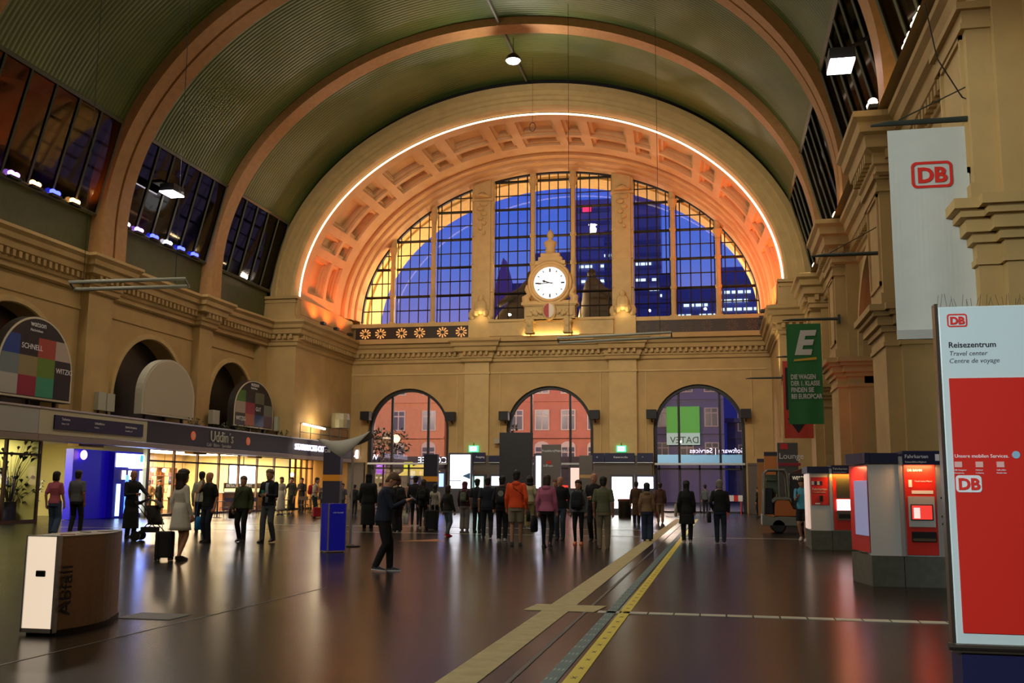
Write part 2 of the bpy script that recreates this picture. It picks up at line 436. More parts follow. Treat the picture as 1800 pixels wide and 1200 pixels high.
# ------------------------------------------------------------------ end wall: lower storey with three arches, upper storey with the lunette
ARC = [(-19.67, 2.72, 5.05, 2.72, 0), (-10.43, 2.76, 5.05, 2.76, 0), (-1.23, 2.74, 5.05, 2.74, 0)]
mb = MB()
idm = lambda u, d, z: (u, d, z)
arch_wall(mb, NXL - .3, NXR + .3, 0, 12.0, ARC, YE, YE + .9, idm)
arch_wall(mb, -26, 6, 12.0, 25, [(XC, 12.92, ZC, 9.65, 12.0)], YE, YE + .5, idm, 96)
struct('wall_end', mb, STONE)
# pilasters, mouldings on the end wall
mb = MB()
for x0, x1 in ((-15.9, -14.3), (-6.65, -4.95)):
    mb.box(x0, x1, YE - .22, YE, 0, 9.35)
    mb.box(x0 - .06, x1 + .06, YE - .27, YE, 8.62, 8.76)
for x0, x1 in ((NXL, -15.9), (-14.3, -6.65), (-4.95, NXR - .3)):
    mb.box(x0, x1, YE - .06, YE, 8.64, 8.74)
for x in (-22.9, -16.4, -13.6, -7.2, -4.4, 1.95): mb.box(x - .03, x + .03, YE - .05, YE, 3.4, 8.64)
struct('trim_panels', mb, STONE2)
PROF = [(0, 9.35), (.12, 9.42), (.12, 9.6), (.2, 9.64), (.2, 9.95), (.45, 10.05), (.5, 10.3), (.62, 10.36), (.66, 10.55), (.8, 10.68), (.8, 10.8), (.1, 10.95), (0, 10.95)]
path = [(NXR, YE), (-4.85, YE), (-4.85, YE - .28), (-6.75, YE - .28), (-6.75, YE), (-14.2, YE), (-14.2, YE - .28), (-16.0, YE - .28), (-16.0, YE), (NXL, YE), (NXL, YR), (XL + .45, YR)]
mb = MB(); cornice(mb, path, PROF, 1, (.34, .17, .18, .42, 9.78, 10.02))
struct('trim_cornice_end', mb, STONE)
# ledge between cornice and balustrade
mb = MB(); mb.box(NXL, NXR, YE - .9, YE, 10.6, 10.9); struct('trim_ledge', mb, STONE)
# end bay side walls + piers facing the hall
mb = MB()
mb.q((NXL, YR, 4), (NXL, YE, 4), (NXL, YE, ZC + .05), (NXL, YR, ZC + .05))
mb.q((NXL, YR, 4), (NXL, YR, ZC), (XL - .5, YR, ZC), (XL - .5, YR, 4))
mb.box(NXL - .35, NXL + .03, YR + .4, YE, 11.3, ZC + .02)
struct('wall_niche_left', mb, STONE)
mb = MB()
mb.q((NXR, YR, 0), (NXR, YE, 0), (NXR, YE, ZC + .05), (NXR, YR, ZC + .05))
mb.q((NXR, YR, 0), (NXR, YR, ZC), (XR + 3, YR, ZC), (XR + 3, YR, 0))
mb.box(NXR - .03, NXR + .35, YR + .4, YE, 11.3, ZC + .02)
struct('wall_niche_right', mb, STONE)
# pier blocks under the archivolt (springers)
for nm, x0, x1 in (('left', XL - .3, NXL - .1), ('right', NXR + .1, XR - .1)):
    mb = MB(); mb.box(x0, x1, YR - .12, YR + .6, 10.9, 12.25)
    for z0, z1, e in ((10.9, 11.15, .12), (11.9, 12.05, .06), (12.12, 12.28, .14)): mb.box(x0 - e, x1 + e, YR - .12 - e, YR + .9, z0, z1)
    struct('trim_springer_%s' % nm, mb, STONE)
# ------------------------------------------------------------------ left wall
LARC = [(23.2, 2.9, 5.3, 2.9, 4.1), (32.4, 3.0, 5.25, 2.95, 4.1), (41.85, 2.95, 5.2, 2.95, 4.1), (49.75, 2.45, 5.6, 2.45, 4.1)]
mb = MB()
arch_wall(mb, 8, YR, 4.0, 11.0, LARC, 0, -.9, lambda u, d, z: (XL + d, u, z))
mb.q((XL, YB, 0), (XL, 8, 0), (XL, 8, 25), (XL, YB, 25))
struct('wall_left', mb, STONE)
mb = MB()
for y0, y1 in ((16.6, 18.2), (26.6, 28.3), (36.3, 38.0), (45.4, 46.7), (52.2, YR)):
    mb.box(XL - .1, XL + .4, y0, y1, 3.0, 9.4)
for y0, y1 in ((18.2, 26.6), (28.3, 36.3), (38.0, 45.4), (46.7, 52.2)): mb.box(XL - .1, XL + .06, y0, y1, 8.62, 8.76)
struct('trim_pilasters', mb, STONE)
path = [(XL + .45, YR)]
for y0, y1 in reversed([(6.6, 8.2), (16.6, 18.2), (26.6, 28.3), (36.2, 38.1), (45.3, 46.8)]):
    path += [(XL + .1, y1), (XL + .45, y1), (XL + .45, y0), (XL + .1, y0)]
path += [(XL + .1, 0)]
mb = MB(); cornice(mb, path, PROF, 1, (.34, .17, .18, .42, 9.78, 10.02)); struct('trim_cornice_left', mb, STONE)
mb = MB()
for (yc, a, zs, b, zb) in LARC:      # archivolts + dark glazing
    R = []
    for t in np.linspace(0, pi, 33):
        R.append([(XL + o, yc + (a + r) * cos(t), zs + (b + r) * sin(t)) for r, o in ((-.02, .03), (.02, .1), (.22, .1), (.26, .0))])
    mb.loft(R, cap=False, closed=False)
struct('trim_arches_left', mb, STONE2)
mb = MB(); mb.q((XL - .85, 8, 3.8), (XL - .85, YR, 3.8), (XL - .85, YR, 9), (XL - .85, 8, 9))
struct('wall_dark_recess', mb, mat('dark_glazing', '1b1713', .35))
# ------------------------------------------------------------------ right wall: arcade of piers with capitals
PIERS = [(6.8, 9.4), (16.5, 19.1), (25.8, 28.5), (36.2, 38.8), (45.3, 47.9)]
XF = 4.1
def pier_wall():
    mb = MB()
    cur = YB; ops = []
    ed = [(YB, YB)] + PIERS + [(YR, YR)]
    for k in range(len(ed) - 1):
        a, b = ed[k][1], ed[k + 1][0]
        if b - a > 3: ops.append(((a + b) / 2, (b - a) / 2 - .02, 6.0, min(3.1, (b - a) / 2 - .02), 0))
    arch_wall(mb, YB, YR, 0, 11.0, ops, 0, .9, lambda u, d, z: (XF + .85 + d, u, z), 20)
    return mb
struct('wall_right', pier_wall(), STONE)
for k, (y0, y1) in enumerate(PIERS):
    mb = MB()
    # clustered lower pier: set-backs
    mb.box(XF, XF + 1.2, y0 + .25, y1 - .25, 0, 5.05)
    mb.box(XF + .35, XF + 1.7, y0, y1, 0, 5.05)
    mb.box(XF - .08, XF + 1.25, y0 + .17, y1 - .17, 0, .9)
    for e, z0, z1 in ((.05, 5.0, 5.1), (.02, 5.1, 5.35), (.1, 5.35, 5.5), (.2, 5.5, 5.72), (.3, 5.72, 5.84), (.4, 5.84, 6.0)):
        mb.box(XF - e, XF + 1.2, y0 + .25 - e, y1 - .25 + e, z0, z1); mb.box(XF + .35 - e, XF + 1.7, y0 - e, y1 + e, z0, z1)
    struct('column', mb, STONE); bpy.context.scene.collection.objects[-1]
    mb = MB()
    mb.box(XF + .02, XF + 1.2, y0 + .3, y1 - .3, 6.0, 9.4); mb.box(XF + .4, XF + 1.2, y0 + .1, y1 - .1, 6.0, 9.4)
    mb.box(XF - .05, XF + 1.2, y0 + .23, y1 - .23, 6.0, 6.35)
    # sunk panel frame on the front and flank
    for z0, z1 in ((6.6, 6.7), (8.9, 9.0)): mb.box(XF - .03, XF + .1, y0 + .5, y1 - .5, z0, z1)
    for y in (y0 + .5, y1 - .6): mb.box(XF - .03, XF + .1, y, y + .1, 6.6, 9.0)
    # scroll capital
    for e, z0, z1 in ((.06, 8.98, 9.08), (.03, 9.08, 9.3), (.12, 9.3, 9.42)): mb.box(XF - e, XF + 1.2, y0 + .3 - e, y1 - .3 + e, z0, z1)
    struct('pilaster', mb, STONE)
PROFR = [(0, 9.35), (.1, 9.42), (.1, 9.58), (.16, 9.62), (.16, 9.9), (.34, 10.0), (.38, 10.3), (.5, 10.36), (.54, 10.6), (.66, 10.7), (.66, 10.85), (.1, 11.0), (-.9, 11.0)]
path = [(XF + .85, 0)]
for y0, y1 in PIERS[2:]: path += [(XF + .85, y0 + .1), (XF + .02, y0 + .1), (XF + .02, y1 - .1), (XF + .85, y1 - .1)]
path += [(XF + .85, YR), (NXR + .02, YR), (NXR, YE)]
mb = MB(); cornice(mb, path, PROFR, 1, (.34, .17, .14, .32, 9.72, 9.96)); struct('trim_cornice_right', mb, STONE)
# arch mouldings of the arcade
mb = MB(); ed = [(YB, YB)] + PIERS + [(YR, YR)]
for k in range(2, len(ed) - 1):
    a, b = ed[k][1], ed[k + 1][0]; c, r0 = (a + b) / 2, (b - a) / 2 - .02; rz = min(3.1, r0)
    R = []
    for t in np.linspace(0, pi, 25):
        R.append([(XF + o, c + (r0 + r) * cos(t), 6.0 + (rz + r) * sin(t)) for r, o in ((-.0, .86), (-.0, .7), (.12, .68), (.14, .75), (.4, .72), (.42, .86))])
    mb.loft(R, cap=False, closed=False)
struct('trim_arches_right', mb, STONE2)
mb = MB(); mb.q((11, YB, 0), (11, YR, 0), (11, YR, 11), (11, YB, 11)); mb.q((XF, YB, 11.0), (XF, YR, 11.0), (11, YR, 11.0), (11, YB, 11.0))
struct('wall_aisle', mb, STONE)
mb = MB(); mb.q((-27, YB, 0), (12, YB, 0), (12, YB, 25), (-27, YB, 25)); struct('wall_back', mb, STONE)
# outer shell, keeps the evening sky out of the roof space
mb = MB()
mb.q((-34, YB, 0), (-34, YE + .5, 0), (-34, YE + .5, 26), (-34, YB, 26)); mb.q((14, YB, 0), (14, YE + .5, 0), (14, YE + .5, 26), (14, YB, 26))
mb.q((-34, YB, 26), (14, YB, 26), (14, YE + .5, 26), (-34, YE + .5, 26)); mb.q((-34, YE + .5, 0), (-24, YE + .5, 0), (-24, YE + .5, 26), (-34, YE + .5, 26)); mb.q((4, YE + .5, 0), (14, YE + .5, 0), (14, YE + .5, 26), (4, YE + .5, 26))
mb.q((-34, YB, 0), (-25, YB, 0), (-25, YB, 26), (-34, YB, 26)); mb.q((11, YB, 0), (14, YB, 0), (14, YB, 26), (11, YB, 26))
struct('wall_outer_shell', mb, VOID)
# ------------------------------------------------------------------ the lunette: pilasters, colonnettes, iron glazing bars
YG = YE + .25
def wtop(x, a=12.92, b=9.65):
    k = 1 - ((x - XC) / a) ** 2; return ZC + b * sqrt(max(k, 0))
gl = MB(); pts = [(XC + 12.9 * cos(t), ZC + 9.63 * sin(t)) for t in np.linspace(0, pi, 60)]
gl.q(*[(x, YG, z) for x, z in [(pts[0][0], 12.0)] + pts + [(pts[-1][0], 12.0)]])
win = struct('window_1', gl, GLASS)
MULX = [-20.9, -18.15, None, -11.52, -8.9, None, -2.6, .15]
PILX = [(-15.5, -14.1), (-6.4, -5.05)]
bays = [(-23.14, -21.05), (-20.75, -18.3), (-18.0, -15.5), (-14.1, -11.67), (-11.37, -9.05), (-8.75, -6.4), (-5.05, -2.75), (-2.45, 0), (.3, 2.7)]
fr = MB()
def bar(p0, p1, w, d=.1):
    fr.tube([p0, p1], w, 4)
for (x0, x1) in bays:
    w = x1 - x0
    for x in ([x0 + .06, x0 + .28] + [x0 + .28 + (w - .56) * k / 3 for k in (1, 2)] + [x1 - .28, x1 - .06]) if w > 2.2 else [x0 + .06, x0 + .7, x0 + 1.4, x1 - .28, x1 - .06]:
        zt = wtop(x)
        if zt > 12.5: bar((x, YG, 12.0), (x, YG, zt), .035)
    z = 12.0; k = 0
    while z < 22:
        xa, xb = x0, x1
        if z > ZC:
            h = 12.92 * sqrt(max(0, 1 - ((z - ZC) / 9.65) ** 2)); xa = max(xa, XC - h); xb = min(xb, XC + h)
        if xb - xa > .2:
            bar((xa, YG, z), (xb, YG, z), .09 if k % 2 == 0 else .04)
        z += .93; k += 1
struct('window_frame', fr, BLACK, win)
mb = MB(); R = []
for t in np.linspace(0, pi, 97): R.append([(XC + (12.92 + r) * cos(t), YG + o, ZC + (9.65 + r) * sin(t)) for r, o in ((0, -.12), (-.13, -.12), (-.13, .12), (0, .12))])
mb.loft(R); struct('window_rim', mb, DARK, win)
for x in [m for m in MULX if m]:
    mb = MB(); zt = wtop(x) + .1
    mb.lathe([(.2, 10.9), (.2, 11.85), (.28, 11.9), (.28, 12.05), (.16, 12.15), (.15, min(zt - 1.4, 19)), (.15, zt - 1.3), (.19, zt - 1.25), (.16, zt - 1.15), (.3, zt - .7), (.3, zt - .6), (.2, zt - .55), (.2, zt + .1)], (x, YE - .05, 0), 12)
    for z in (13.86, 15.72, 17.58):
        if z < zt - 1.6: mb.lathe([(.15, z - .12), (.2, z - .1), (.2, z + .08), (.15, z + .1)], (x, YE - .05, 0), 12)
    struct('colonnette', mb, STONE2, smooth=False)
for x0, x1 in PILX:
    zt = wtop((x0 + x1) / 2) + .2; mb = MB(); c = (x0 + x1) / 2
    mb.box(x0, x1, YE - .3, YE + .2, 10.9, zt); mb.box(x0 - .12, x1 + .12, YE - .5, YE + .2, 10.9, 12.1)
    mb.box(x0 + .15, x1 - .15, YE - .42, YE, 12.1, zt)
    mb.box(x0 - .05, x1 + .05, YE - .55, YE, zt - 1.5, zt - 1.35)
    mb.lathe([(.5, 0), (.5, .12), (.35, .16), (.3, .2)], (c, YE - .6, zt - 1.35), 16)
    R = [[(c + r * cos(t), y, zt - 1.3 + r * sin(t)) for r, y in ((.55, YE - .44), (.55, YE - .5), (.4, YE - .5), (.36, YE - .44))] for t in np.linspace(0, pi, 15)]; mb.loft(R, cap=False, closed=False)
    for k in range(7): mb.ell((c + .12 * (-1) ** k, YE - .47, zt - 1.7 - k * .32), (.3 - k * .03, .12, .16), 8, 5)
    for z in (13.9, 15.75, 17.6):
        mb.box(x0 - .01, x1 + .01, YE - .43, YE, z, z + .03)
    mb.ell((c, YE - .62, 12.9), (.42, .2, .5), 10, 7); mb.ell((c - .35, YE - .6, 12.5), (.22, .2, .25), 8, 5); mb.ell((c + .35, YE - .6, 12.5), (.22, .2, .25), 8, 5)
    mb.ell((c, YE - .65, 13.45), (.2, .2, .24), 8, 6); mb.ell((c - .6, YE - .45, 12.4), (.25, .18, .35), 8, 5); mb.ell((c + .6, YE - .45, 12.4), (.25, .18, .35), 8, 5)
    struct('pilaster', mb, STONE2)
# balustrade below the lunette: pierced dark panels with rosettes left and right, stone panels in the middle
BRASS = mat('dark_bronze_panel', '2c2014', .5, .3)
ROS = mat('rosette_glow', '7a5a34', .6, 0, 'ffb060', .9)  # light from behind put into the left rosettes as emission
mb = MB(); ros_l = MB(); ros_r = MB(); st = MB()
def rosette(m2, x, z, r=.38, y=YE - .34):
    for k in range(10):
        a = 2 * pi * (k + .5) / 10; c0, s0 = cos(a), sin(a)
        q = [(.35, -.06), (.95, -.14), (1, 0), (.95, .14), (.35, .06)]
        m2.prism([(x + r * (u * c0 - w * s0), z + r * .9 * (u * s0 + w * c0)) for u, w in q], y, y - .02)
for i, (x0, x1) in enumerate(bays):
    if 3 <= i <= 5:
        st.box(x0 - .1, x1 + .1, YE - .75, YE - .3, 10.95, 11.85); st.box(x0 - .15, x1 + .15, YE - .85, YE - .25, 11.85, 12.0)
        for k in (0, 1):
            if i != 4: rosette(st, x0 + (x1 - x0) * (k + .5) / 2, 11.4, .36, YE - .75)
    else:
        mb.box(x0 - .15, x1 + .15, YE - .34, YE - .24, 10.95, 11.75)
        for k in (0, 1):
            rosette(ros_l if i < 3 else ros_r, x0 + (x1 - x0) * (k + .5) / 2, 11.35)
st.box(NXL, -15.6, YE - .4, YE, 11.75, 12.0); st.box(-5, NXR, YE - .4, YE, 11.75, 12.0)
b0 = struct('trim_balustrade', st, STONE2)
obj('pierced_panel', mb, BRASS, b0)
obj('glow_rosette', ros_l, ROS, b0, label='golden rosette openings with a painted glow'); obj('dark_rosette', ros_r, mat('dim_rosette', '4a3722', .6), b0)
# ------------------------------------------------------------------ lower arched windows and doors
for k, (uc, a, zs, b, zb) in enumerate(ARC):
    gl = MB(); P = [(uc - a * cos(pi * i / 32), zs + b * sin(pi * i / 32)) for i in range(33)]
    gl.q(*[(x, YE + .45, z) for x, z in [(uc - a, .05)] + P + [(uc + a, .05)]])
    w = struct('window_%d' % (k + 2), gl, GLASS)
    fr = MB(); R = []
    PP = [(uc - a, 0, -1, 0)] + [(uc - a * cos(pi * i / 32), zs + b * sin(pi * i / 32), -cos(pi * i / 32), sin(pi * i / 32)) for i in range(33)] + [(uc + a, 0, 1, 0)]
    for x, z, nx, nz in PP: R.append([(x, YE + .2, z), (x - nx * .2, YE + .2, z - nz * .2), (x - nx * .2, YE + .55, z - nz * .2), (x, YE + .55, z)])
    fr.loft(R)
    for x in (uc - a * .44, uc + a * .46):
        fr.box(x - .07, x + .07, YE + .35, YE + .5, 0, zs + b * sqrt(1 - ((x - uc) / a) ** 2))
    struct('window_frame', fr, DARK, w)
    tr = MB(); tr.box(uc - a + .05, uc + a - .05, YE - .12, YE + .3, 2.88, 3.0); struct('transom', tr, ALU, w, label='bright metal door transom')
    dr = MB()
    xs = [uc - a + .3, uc - a * .44, uc, uc + a * .46, uc + a - .3]
    for x in xs: dr.box(x - .05, x + .05, YE + .3, YE + .42, 0, 2.88)
    dr.box(uc - a, uc + a, YE + .3, YE + .42, 2.6, 2.7); dr.box(uc - a, uc + a, YE + .3, YE + .42, 0, .12)
    struct('door_%d' % (k + 1), dr, mat('brown_grey_frame', '3a3531', .5))
# dark cladding band at the foot of the end wall between the arches
mb = MB()
CLAD = mat('grey_brown_cladding', '5b5147', .5)
for x0, x1 in ((NXL, -22.5), (-16.85, -13.3), (-7.6, -4.05), (1.6, 2.4)):
    mb.box(x0, x1, YE - .3, YE, 0, 3.45 if x0 > -20 and x1 < 1 else 3.0)
    mb.box(x0, x1, YE - .34, YE - .28, 2.86, 2.93)
struct('trim_cladding', mb, CLAD)
# ================================================================== LEFT SHOPS
FX, GX = -23.1, -26.0
def yu(u, X, v=850): return atX(u, v, X)[1]
Y1, Y2, Y3 = yu(68, FX, 745), yu(258, FX, 770), yu(513, FX, 790)
FZ0, FZ1 = 2.98, 4.08
# the open side of the building behind the shop fronts
mb = MB()
YELL = mat('yellow_plaster', 'd8cc8e', .7)
mb.q((-33, 20, 0), (-33, YE, 0), (-33, YE, 3.4), (-33, 20, 3.4))
struct('wall_shops_back', mb, mat('warm_shop_wall', 'd9b98a', .7))
mb = MB(); mb.box(-33, FX - .1, 20, YE, 3.35, 3.45); struct('ceiling_shops', mb, mat('shop_ceiling', 'e6dcc8', .6))
for y in (yu(66, GX), yu(258, GX) - .0, yu(508, GX)): mb = MB(); mb.box(-33, GX, y - .1, y + .1, 0, 3.4); struct('wall_partition', mb, YELL)
mb = MB(); mb.box(-33, NXL + .0, YE - .1, YE + .3, 0, 4.1); struct('wall_end_lower', mb, STONE)
# flat roof over the fronts with soffit
mb = MB(); mb.box(XL - .2, FX - .05, 20, YE - .3, FZ1 - .12, FZ1); struct('trim_shop_roof', mb, mat('dusty_roof', '3a352c', .9, noise=.2))
# fascia panels
def fascia(label, y0, y1, m, nm='shop_fascia'):
    t = thing(nm, label, 'shop sign', (FX, y0, FZ0)); L = y1 - y0
    mb = MB(); mb.box(-.12, 0, 0.01, L - .01, .22, FZ1 - FZ0); obj('sign_board', mb, m, t)
    mb = MB(); mb.box(-.5, .03, 0.01, L - .01, 0, .2); obj('soffit_rail', mb, mat('pinkish_grey_rail', '8b7b72', .4), t)
    mb = MB(); mb.box(-.14, .04, .01, L - .01, FZ1 - FZ0, FZ1 - FZ0 + .06); obj('edge_strip', mb, ALU if m is not WHITE else GREY, t)
    return t
CREAM = mat('cream_sign_panel', 'b9b191', .5)
SLAT = mat('white_slatted_panel', 'a8a69c', .6, bump=.2)
fascia('plain white slatted fascia panel at the left edge above the plant window', 22, Y1, SLAT)
t = fascia('cream fascia carrying a long navy direction sign above the corridor', Y1, Y2, CREAM)
ya, yb = atX(96, 745, FX + .05)[1] - Y1, atX(251, 765, FX + .05)[1] - Y1
mb = MB(); mb.box(.0, .06, ya, yb, .42, .92); ds = obj('direction_board', mb, NAVY, t)
def wtext(body, size, m, parent, y, z, x=.075, **k): return text(body, size, m, parent, (x, y, z), (pi / 2, 0, pi / 2), **k)
wtext('Toiletten', .13, TXTW, ds, ya + .35, .75); wtext('Gleise 1-24', .09, TXTW, ds, ya + .35, .6)
wtext('Schließfächer', .12, TXTW, ds, ya + 2.3, .72); wtext('Lockers', .09, TXTW, ds, ya + 2.3, .58)
wtext('Bahnhofsmission', .12, TXTW, ds, ya + 4.3, .7); wtext('Travellers aid', .09, TXTW, ds, ya + 4.3, .56)
SIGNB = mat('black_sign_panel', '17130f', .45)
t = fascia('long black fascia with white cafe name and two small orange discs', Y2, Y3, SIGNB)
y_ = atX(371, 765, FX)[1] - Y2
wtext('Uddin´s', .72, mat('pale_letters', 'c9c4b4', .5), t, y_ - .1, .5, .02, sx=1.0, ext=.02)
wtext('Café · Bistro · Sportsbar', .22, mat('pale_letters', 'c9c4b4', .5), t, y_ - .4, .27, .02, sx=1.1)
for u in (339, 436):
    y = atX(u, 770, FX)[1] - Y2
    mb = MB(); mb.lathe([(.2, 0), (.2, .03)], (0, 0, 0), 18, 'z'); mb.xf(Matrix.Translation((0.0, y, .68)) @ Matrix.Rotation(pi / 2, 4, 'Y'))
    d = obj('round_badge', mb, mat('orange_badge', 'd8633a', .5, 0, 'd8633a', .25), t)
    mb = MB(); mb.lathe([(.1, 0), (.1, .04)], (0, 0, 0), 12, 'z'); mb.xf(Matrix.Translation((0.0, y, .68)) @ Matrix.Rotation(pi / 2, 4, 'Y')); obj('badge_center', mb, mat('badge_cream', 'd8b89a', .5), d)
t = fascia('black fascia at the far end with glowing white coffee shop letters', Y3, YE - .6, SIGNB)
NEON = emat('neon_white', 'e4dcff', 3.2)
wtext('STARBUCKS COFFEE', .46, NEON, t, .35, .5, .03, sx=1.25, ext=.03, bold=.006)
mb = MB(); yl = atX(626, 800, FX)[1] - Y3
mb.lathe([(.28, 0), (.28, .08)], (0, 0, 0), 18); mb.xf(Matrix.Translation((0.02, yl, .55)) @ Matrix.Rotation(pi / 2, 4, 'Y')); obj('round_light_sign', mb, NEON, t)
# shop front posts + glass
def front(y0, y1, n, nm, door=None):
    mb = MB(); gl = MB()
    gl.q((GX, y0, .1), (GX, y1, .1), (GX, y1, 3.1), (GX, y0, 3.1))
    g = struct(nm, gl, glass_mat('shop_glass', .05))
    for k in range(n + 1):
        y = y0 + (y1 - y0) * k / n
        mb.box(GX - .06, GX + .06, y - .05, y + .05, 0, 3.35)
    mb.box(GX - .07, GX + .07, y0, y1, 2.55, 2.63); mb.box(GX - .07, GX + .07, y0, y1, 3.1, 3.35); mb.box(GX - .1, GX + .1, y0, y1, 0, .12)
    struct('window_frame', mb, mat('brown_front_frame', '6b4f42', .5), g)
ya, yb = yu(-60, GX), yu(66, GX)
front(ya, yb, 2, 'window_5')
front(yu(258, GX), yu(508, GX), 7, 'window_6')
front(yu(508, GX), YE - .4, 4, 'window_7')
# interior lighting: lit ceiling panels
def ceil_light(x0, x1, y0, y1, s, c, e):
    mb = MB(); mb.box(x0, x1, y0, y1, 3.27, 3.33)
    t = tag(obj('ceiling_panel_light', mb, emat('panel_%s' % c, c, s)), 'bright flat light panel on the shop ceiling', 'ceiling light', 'lit panels on the shop ceilings')
    lamp('AREA', ((x0 + x1) / 2, (y0 + y1) / 2, 3.2), e, c, x1 - x0, ((x0 + x1) / 2, (y0 + y1) / 2, 0), sy=y1 - y0)
ceil_light(-30, -27, ya + .5, yb - .6, 4, 'f6f0b0', 160)
ceil_light(-31, -27.2, yb + .4, yu(120, GX), 7, 'fff2c8', 500)
ys = yu(262, GX); ye_ = yu(500, GX)
for k in range(4):
    y0 = ys + (ye_ - ys) * k / 4
    ceil_light(-31.5, -27, y0 + .4, y0 + (ye_ - ys) / 4 - .5, 9, 'ffe2b8', 520)
ys2 = yu(515, GX)
for k in range(2):
    y0 = ys2 + (YE - ys2) * k / 2
    ceil_light(-31, -27, y0 + .3, y0 + 2.5, 7, 'ffcf90', 420)
# corridor: yellow wall, blue booth, cash machines
mb = MB(); mb.box(-32.9, -32.8, yb + .2, yu(256, GX), 0, 3.3); struct('wall_corridor', mb, YELL)
bx0, bx1, bx2 = yu(122, -26.6), yu(192, -26.4), yu(256, -26.0)
t = thing('cash_booth', 'tall deep blue booth wall with cash machine and glowing signs beside the yellow corridor', 'booth', (-26.5, bx0, 0))
mb = MB(); mb.box(-.35, 0, 0, bx1 - bx0, 0.02, 2.95); obj('blue_wall', mb, mat('glowing_blue_panel', '1a12c0', .35, 0, '2010d0', .22), t)
mb = MB(); mb.box(-2, .3, bx1 - bx0, bx2 - bx0, 0.02, 2.95); obj('machine_housing', mb, mat('blue_housing', '15108a', .35, 0, '1a0cc0', .15), t)
LB = emat('sign_light', 'e8ecff', 5)
mb = MB(); mb.box(.3, .36, bx1 - bx0 + .1, bx1 - bx0 + 1.0, 2.25, 2.85); s1 = obj('lit_sign', mb, LB, t)
text('EC', .3, mat('cyan_letters', '3a9ad0', .5, 0, '3a9ad0', 1), s1, (.38, bx1 - bx0 + .35, 2.4), (pi / 2, 0, pi / 2))
mb = MB(); mb.box(.3, .36, bx1 - bx0 + 1.1, bx2 - bx0 - .05, 2.2, 2.85); s2_ = obj('lit_sign', mb, LB, t)
mb = MB(); mb.box(.36, .37, bx1 - bx0 + 1.9, bx2 - bx0 - .1, 2.5, 2.82); obj('sign_patch', mb, emat('sign_blue_light', '40a0ff', 2), s2_)
for y0, y1, z0, z1, c in ((.25, .5, .1, 1.5, 'a8c8ff'), (.6, .85, 1.7, 2.1, 'ffd8a0'), (1.1, 1.3, 1.7, 2.1, 'e8e8ff'), (.9, 1.1, .2, 1.9, '5080ff'), (2.0, 2.2, .2, 2.1, 'c8d8ff')):
    mb = MB(); mb.box(.3, .34, bx1 - bx0 + y0, bx1 - bx0 + y1, z0, z1); obj('light_strip', mb, emat('strip_' + c, c, 3.5), t)
lamp('AREA', (-25.6, bx1 + 1.4, 1.6), 60, '7090ff', 1, (-10, bx1, .5))
t = thing('camera_dome', 'small round pink lit dome on the top of the blue booth', 'lamp', (-26.3, yu(144, -26.3), 2.7))
mb = MB(); mb.ell((0, 0, 0), (.12, .18, .2)); obj('lamp_globe', mb, emat('pink_lamp', 'ffa8e8', 4), t)
# shop contents: counter, shelves with bottles, screen
WOOD = mat('brown_wood', '6a3f22', .5, noise=.15, nscale=6)
def shelf(y0, y1, x=-32.6, z0=.2, rows=5, nm='shelf', lab='tall wooden wall shelf filled with bottles', grp=None):
    t = thing(nm, lab, 'shelf', (x, y0, 0)); mb = MB()
    for k in range(rows + 1): mb.box(0, .4, 0, y1 - y0, z0 + k * .45, z0 + k * .45 + .04)
    obj('shelf_boards', mb, WOOD, t)
    mb = MB()
    for y in (0, (y1 - y0) / 2, y1 - y0): mb.box(-.05, .42, y - .03, y + .03, 0, z0 + rows * .45)
    obj('shelf_uprights', mb, WOOD, t)
    return t
BOT = [mat('green_bottle', '2a5a30', .2), mat('amber_bottle', 'a05a18', .2), mat('clear_bottle', 'c8c8b8', .2), mat('red_bottle', '8a1a14', .3)]
bmesh_b = {}
for k in range(4):
    mb = MB(); mb.lathe([(.045, 0), (.045, .17), (.016, .22), (.016, .28)], n=8); 
    me = bpy.data.meshes.new('bottle'); me.from_pydata(mb.v, [], mb.f); me.materials.append(BOT[k]); bmesh_b[k] = me
def bottles(x, y0, y1, zs, lab, grp, step=.42):
    for z in zs:
        y = y0 + .15
        while y < y1 - .1:
            o = bpy.data.objects.new('bottle', bmesh_b[random.randrange(4)]); COL.objects.link(o); o.location = (x, y, z); tag(o, lab, 'bottle', grp)
            y += step * random.uniform(.8, 1.3)
ya_, yb_ = yu(262, -30), yu(290, -30)
shelf(ya_, yb_ + 1, -30.3, .6, 4, lab='tall wooden shelf of bottles at the left end of the cafe')
bottles(-30.1, ya_, yb_ + 1, (1.09, 1.54, 1.99), 'bottle on the wooden shelf at the left end of the cafe', 'bottles on the cafe shelf')
ya_, yb_ = yu(536, -28), yu(568, -28)
shelf(ya_, yb_, -28.3, .6, 4, lab='lit wooden shelf of green bottles in the far coffee shop')
bottles(-28.1, ya_, yb_, (1.54, 1.99), 'bottle on the lit shelf in the far coffee shop', 'bottles in the far coffee shop', .3)
t = thing('bar_counter', 'long cafe counter with a dark front and lettered band', 'counter', (-27.4, yu(392, -27.4), 0)); L = yu(482, -27.4) - yu(392, -27.4)
mb = MB(); mb.box(-.6, 0, 0, L, 0.02, 1.05); obj('counter_front', mb, mat('red_brown_counter', '8a5a38', .5), t)
mb = MB(); mb.box(-.7, .1, -.05, L + .05, 1.05, 1.12); obj('counter_top', mb, ALU, t)
mb = MB(); mb.box(-.02, .03, .1, L - .1, 1.3, 1.62); b_ = obj('lettered_band', mb, mat('brown_band', '4a3020', .5), t)
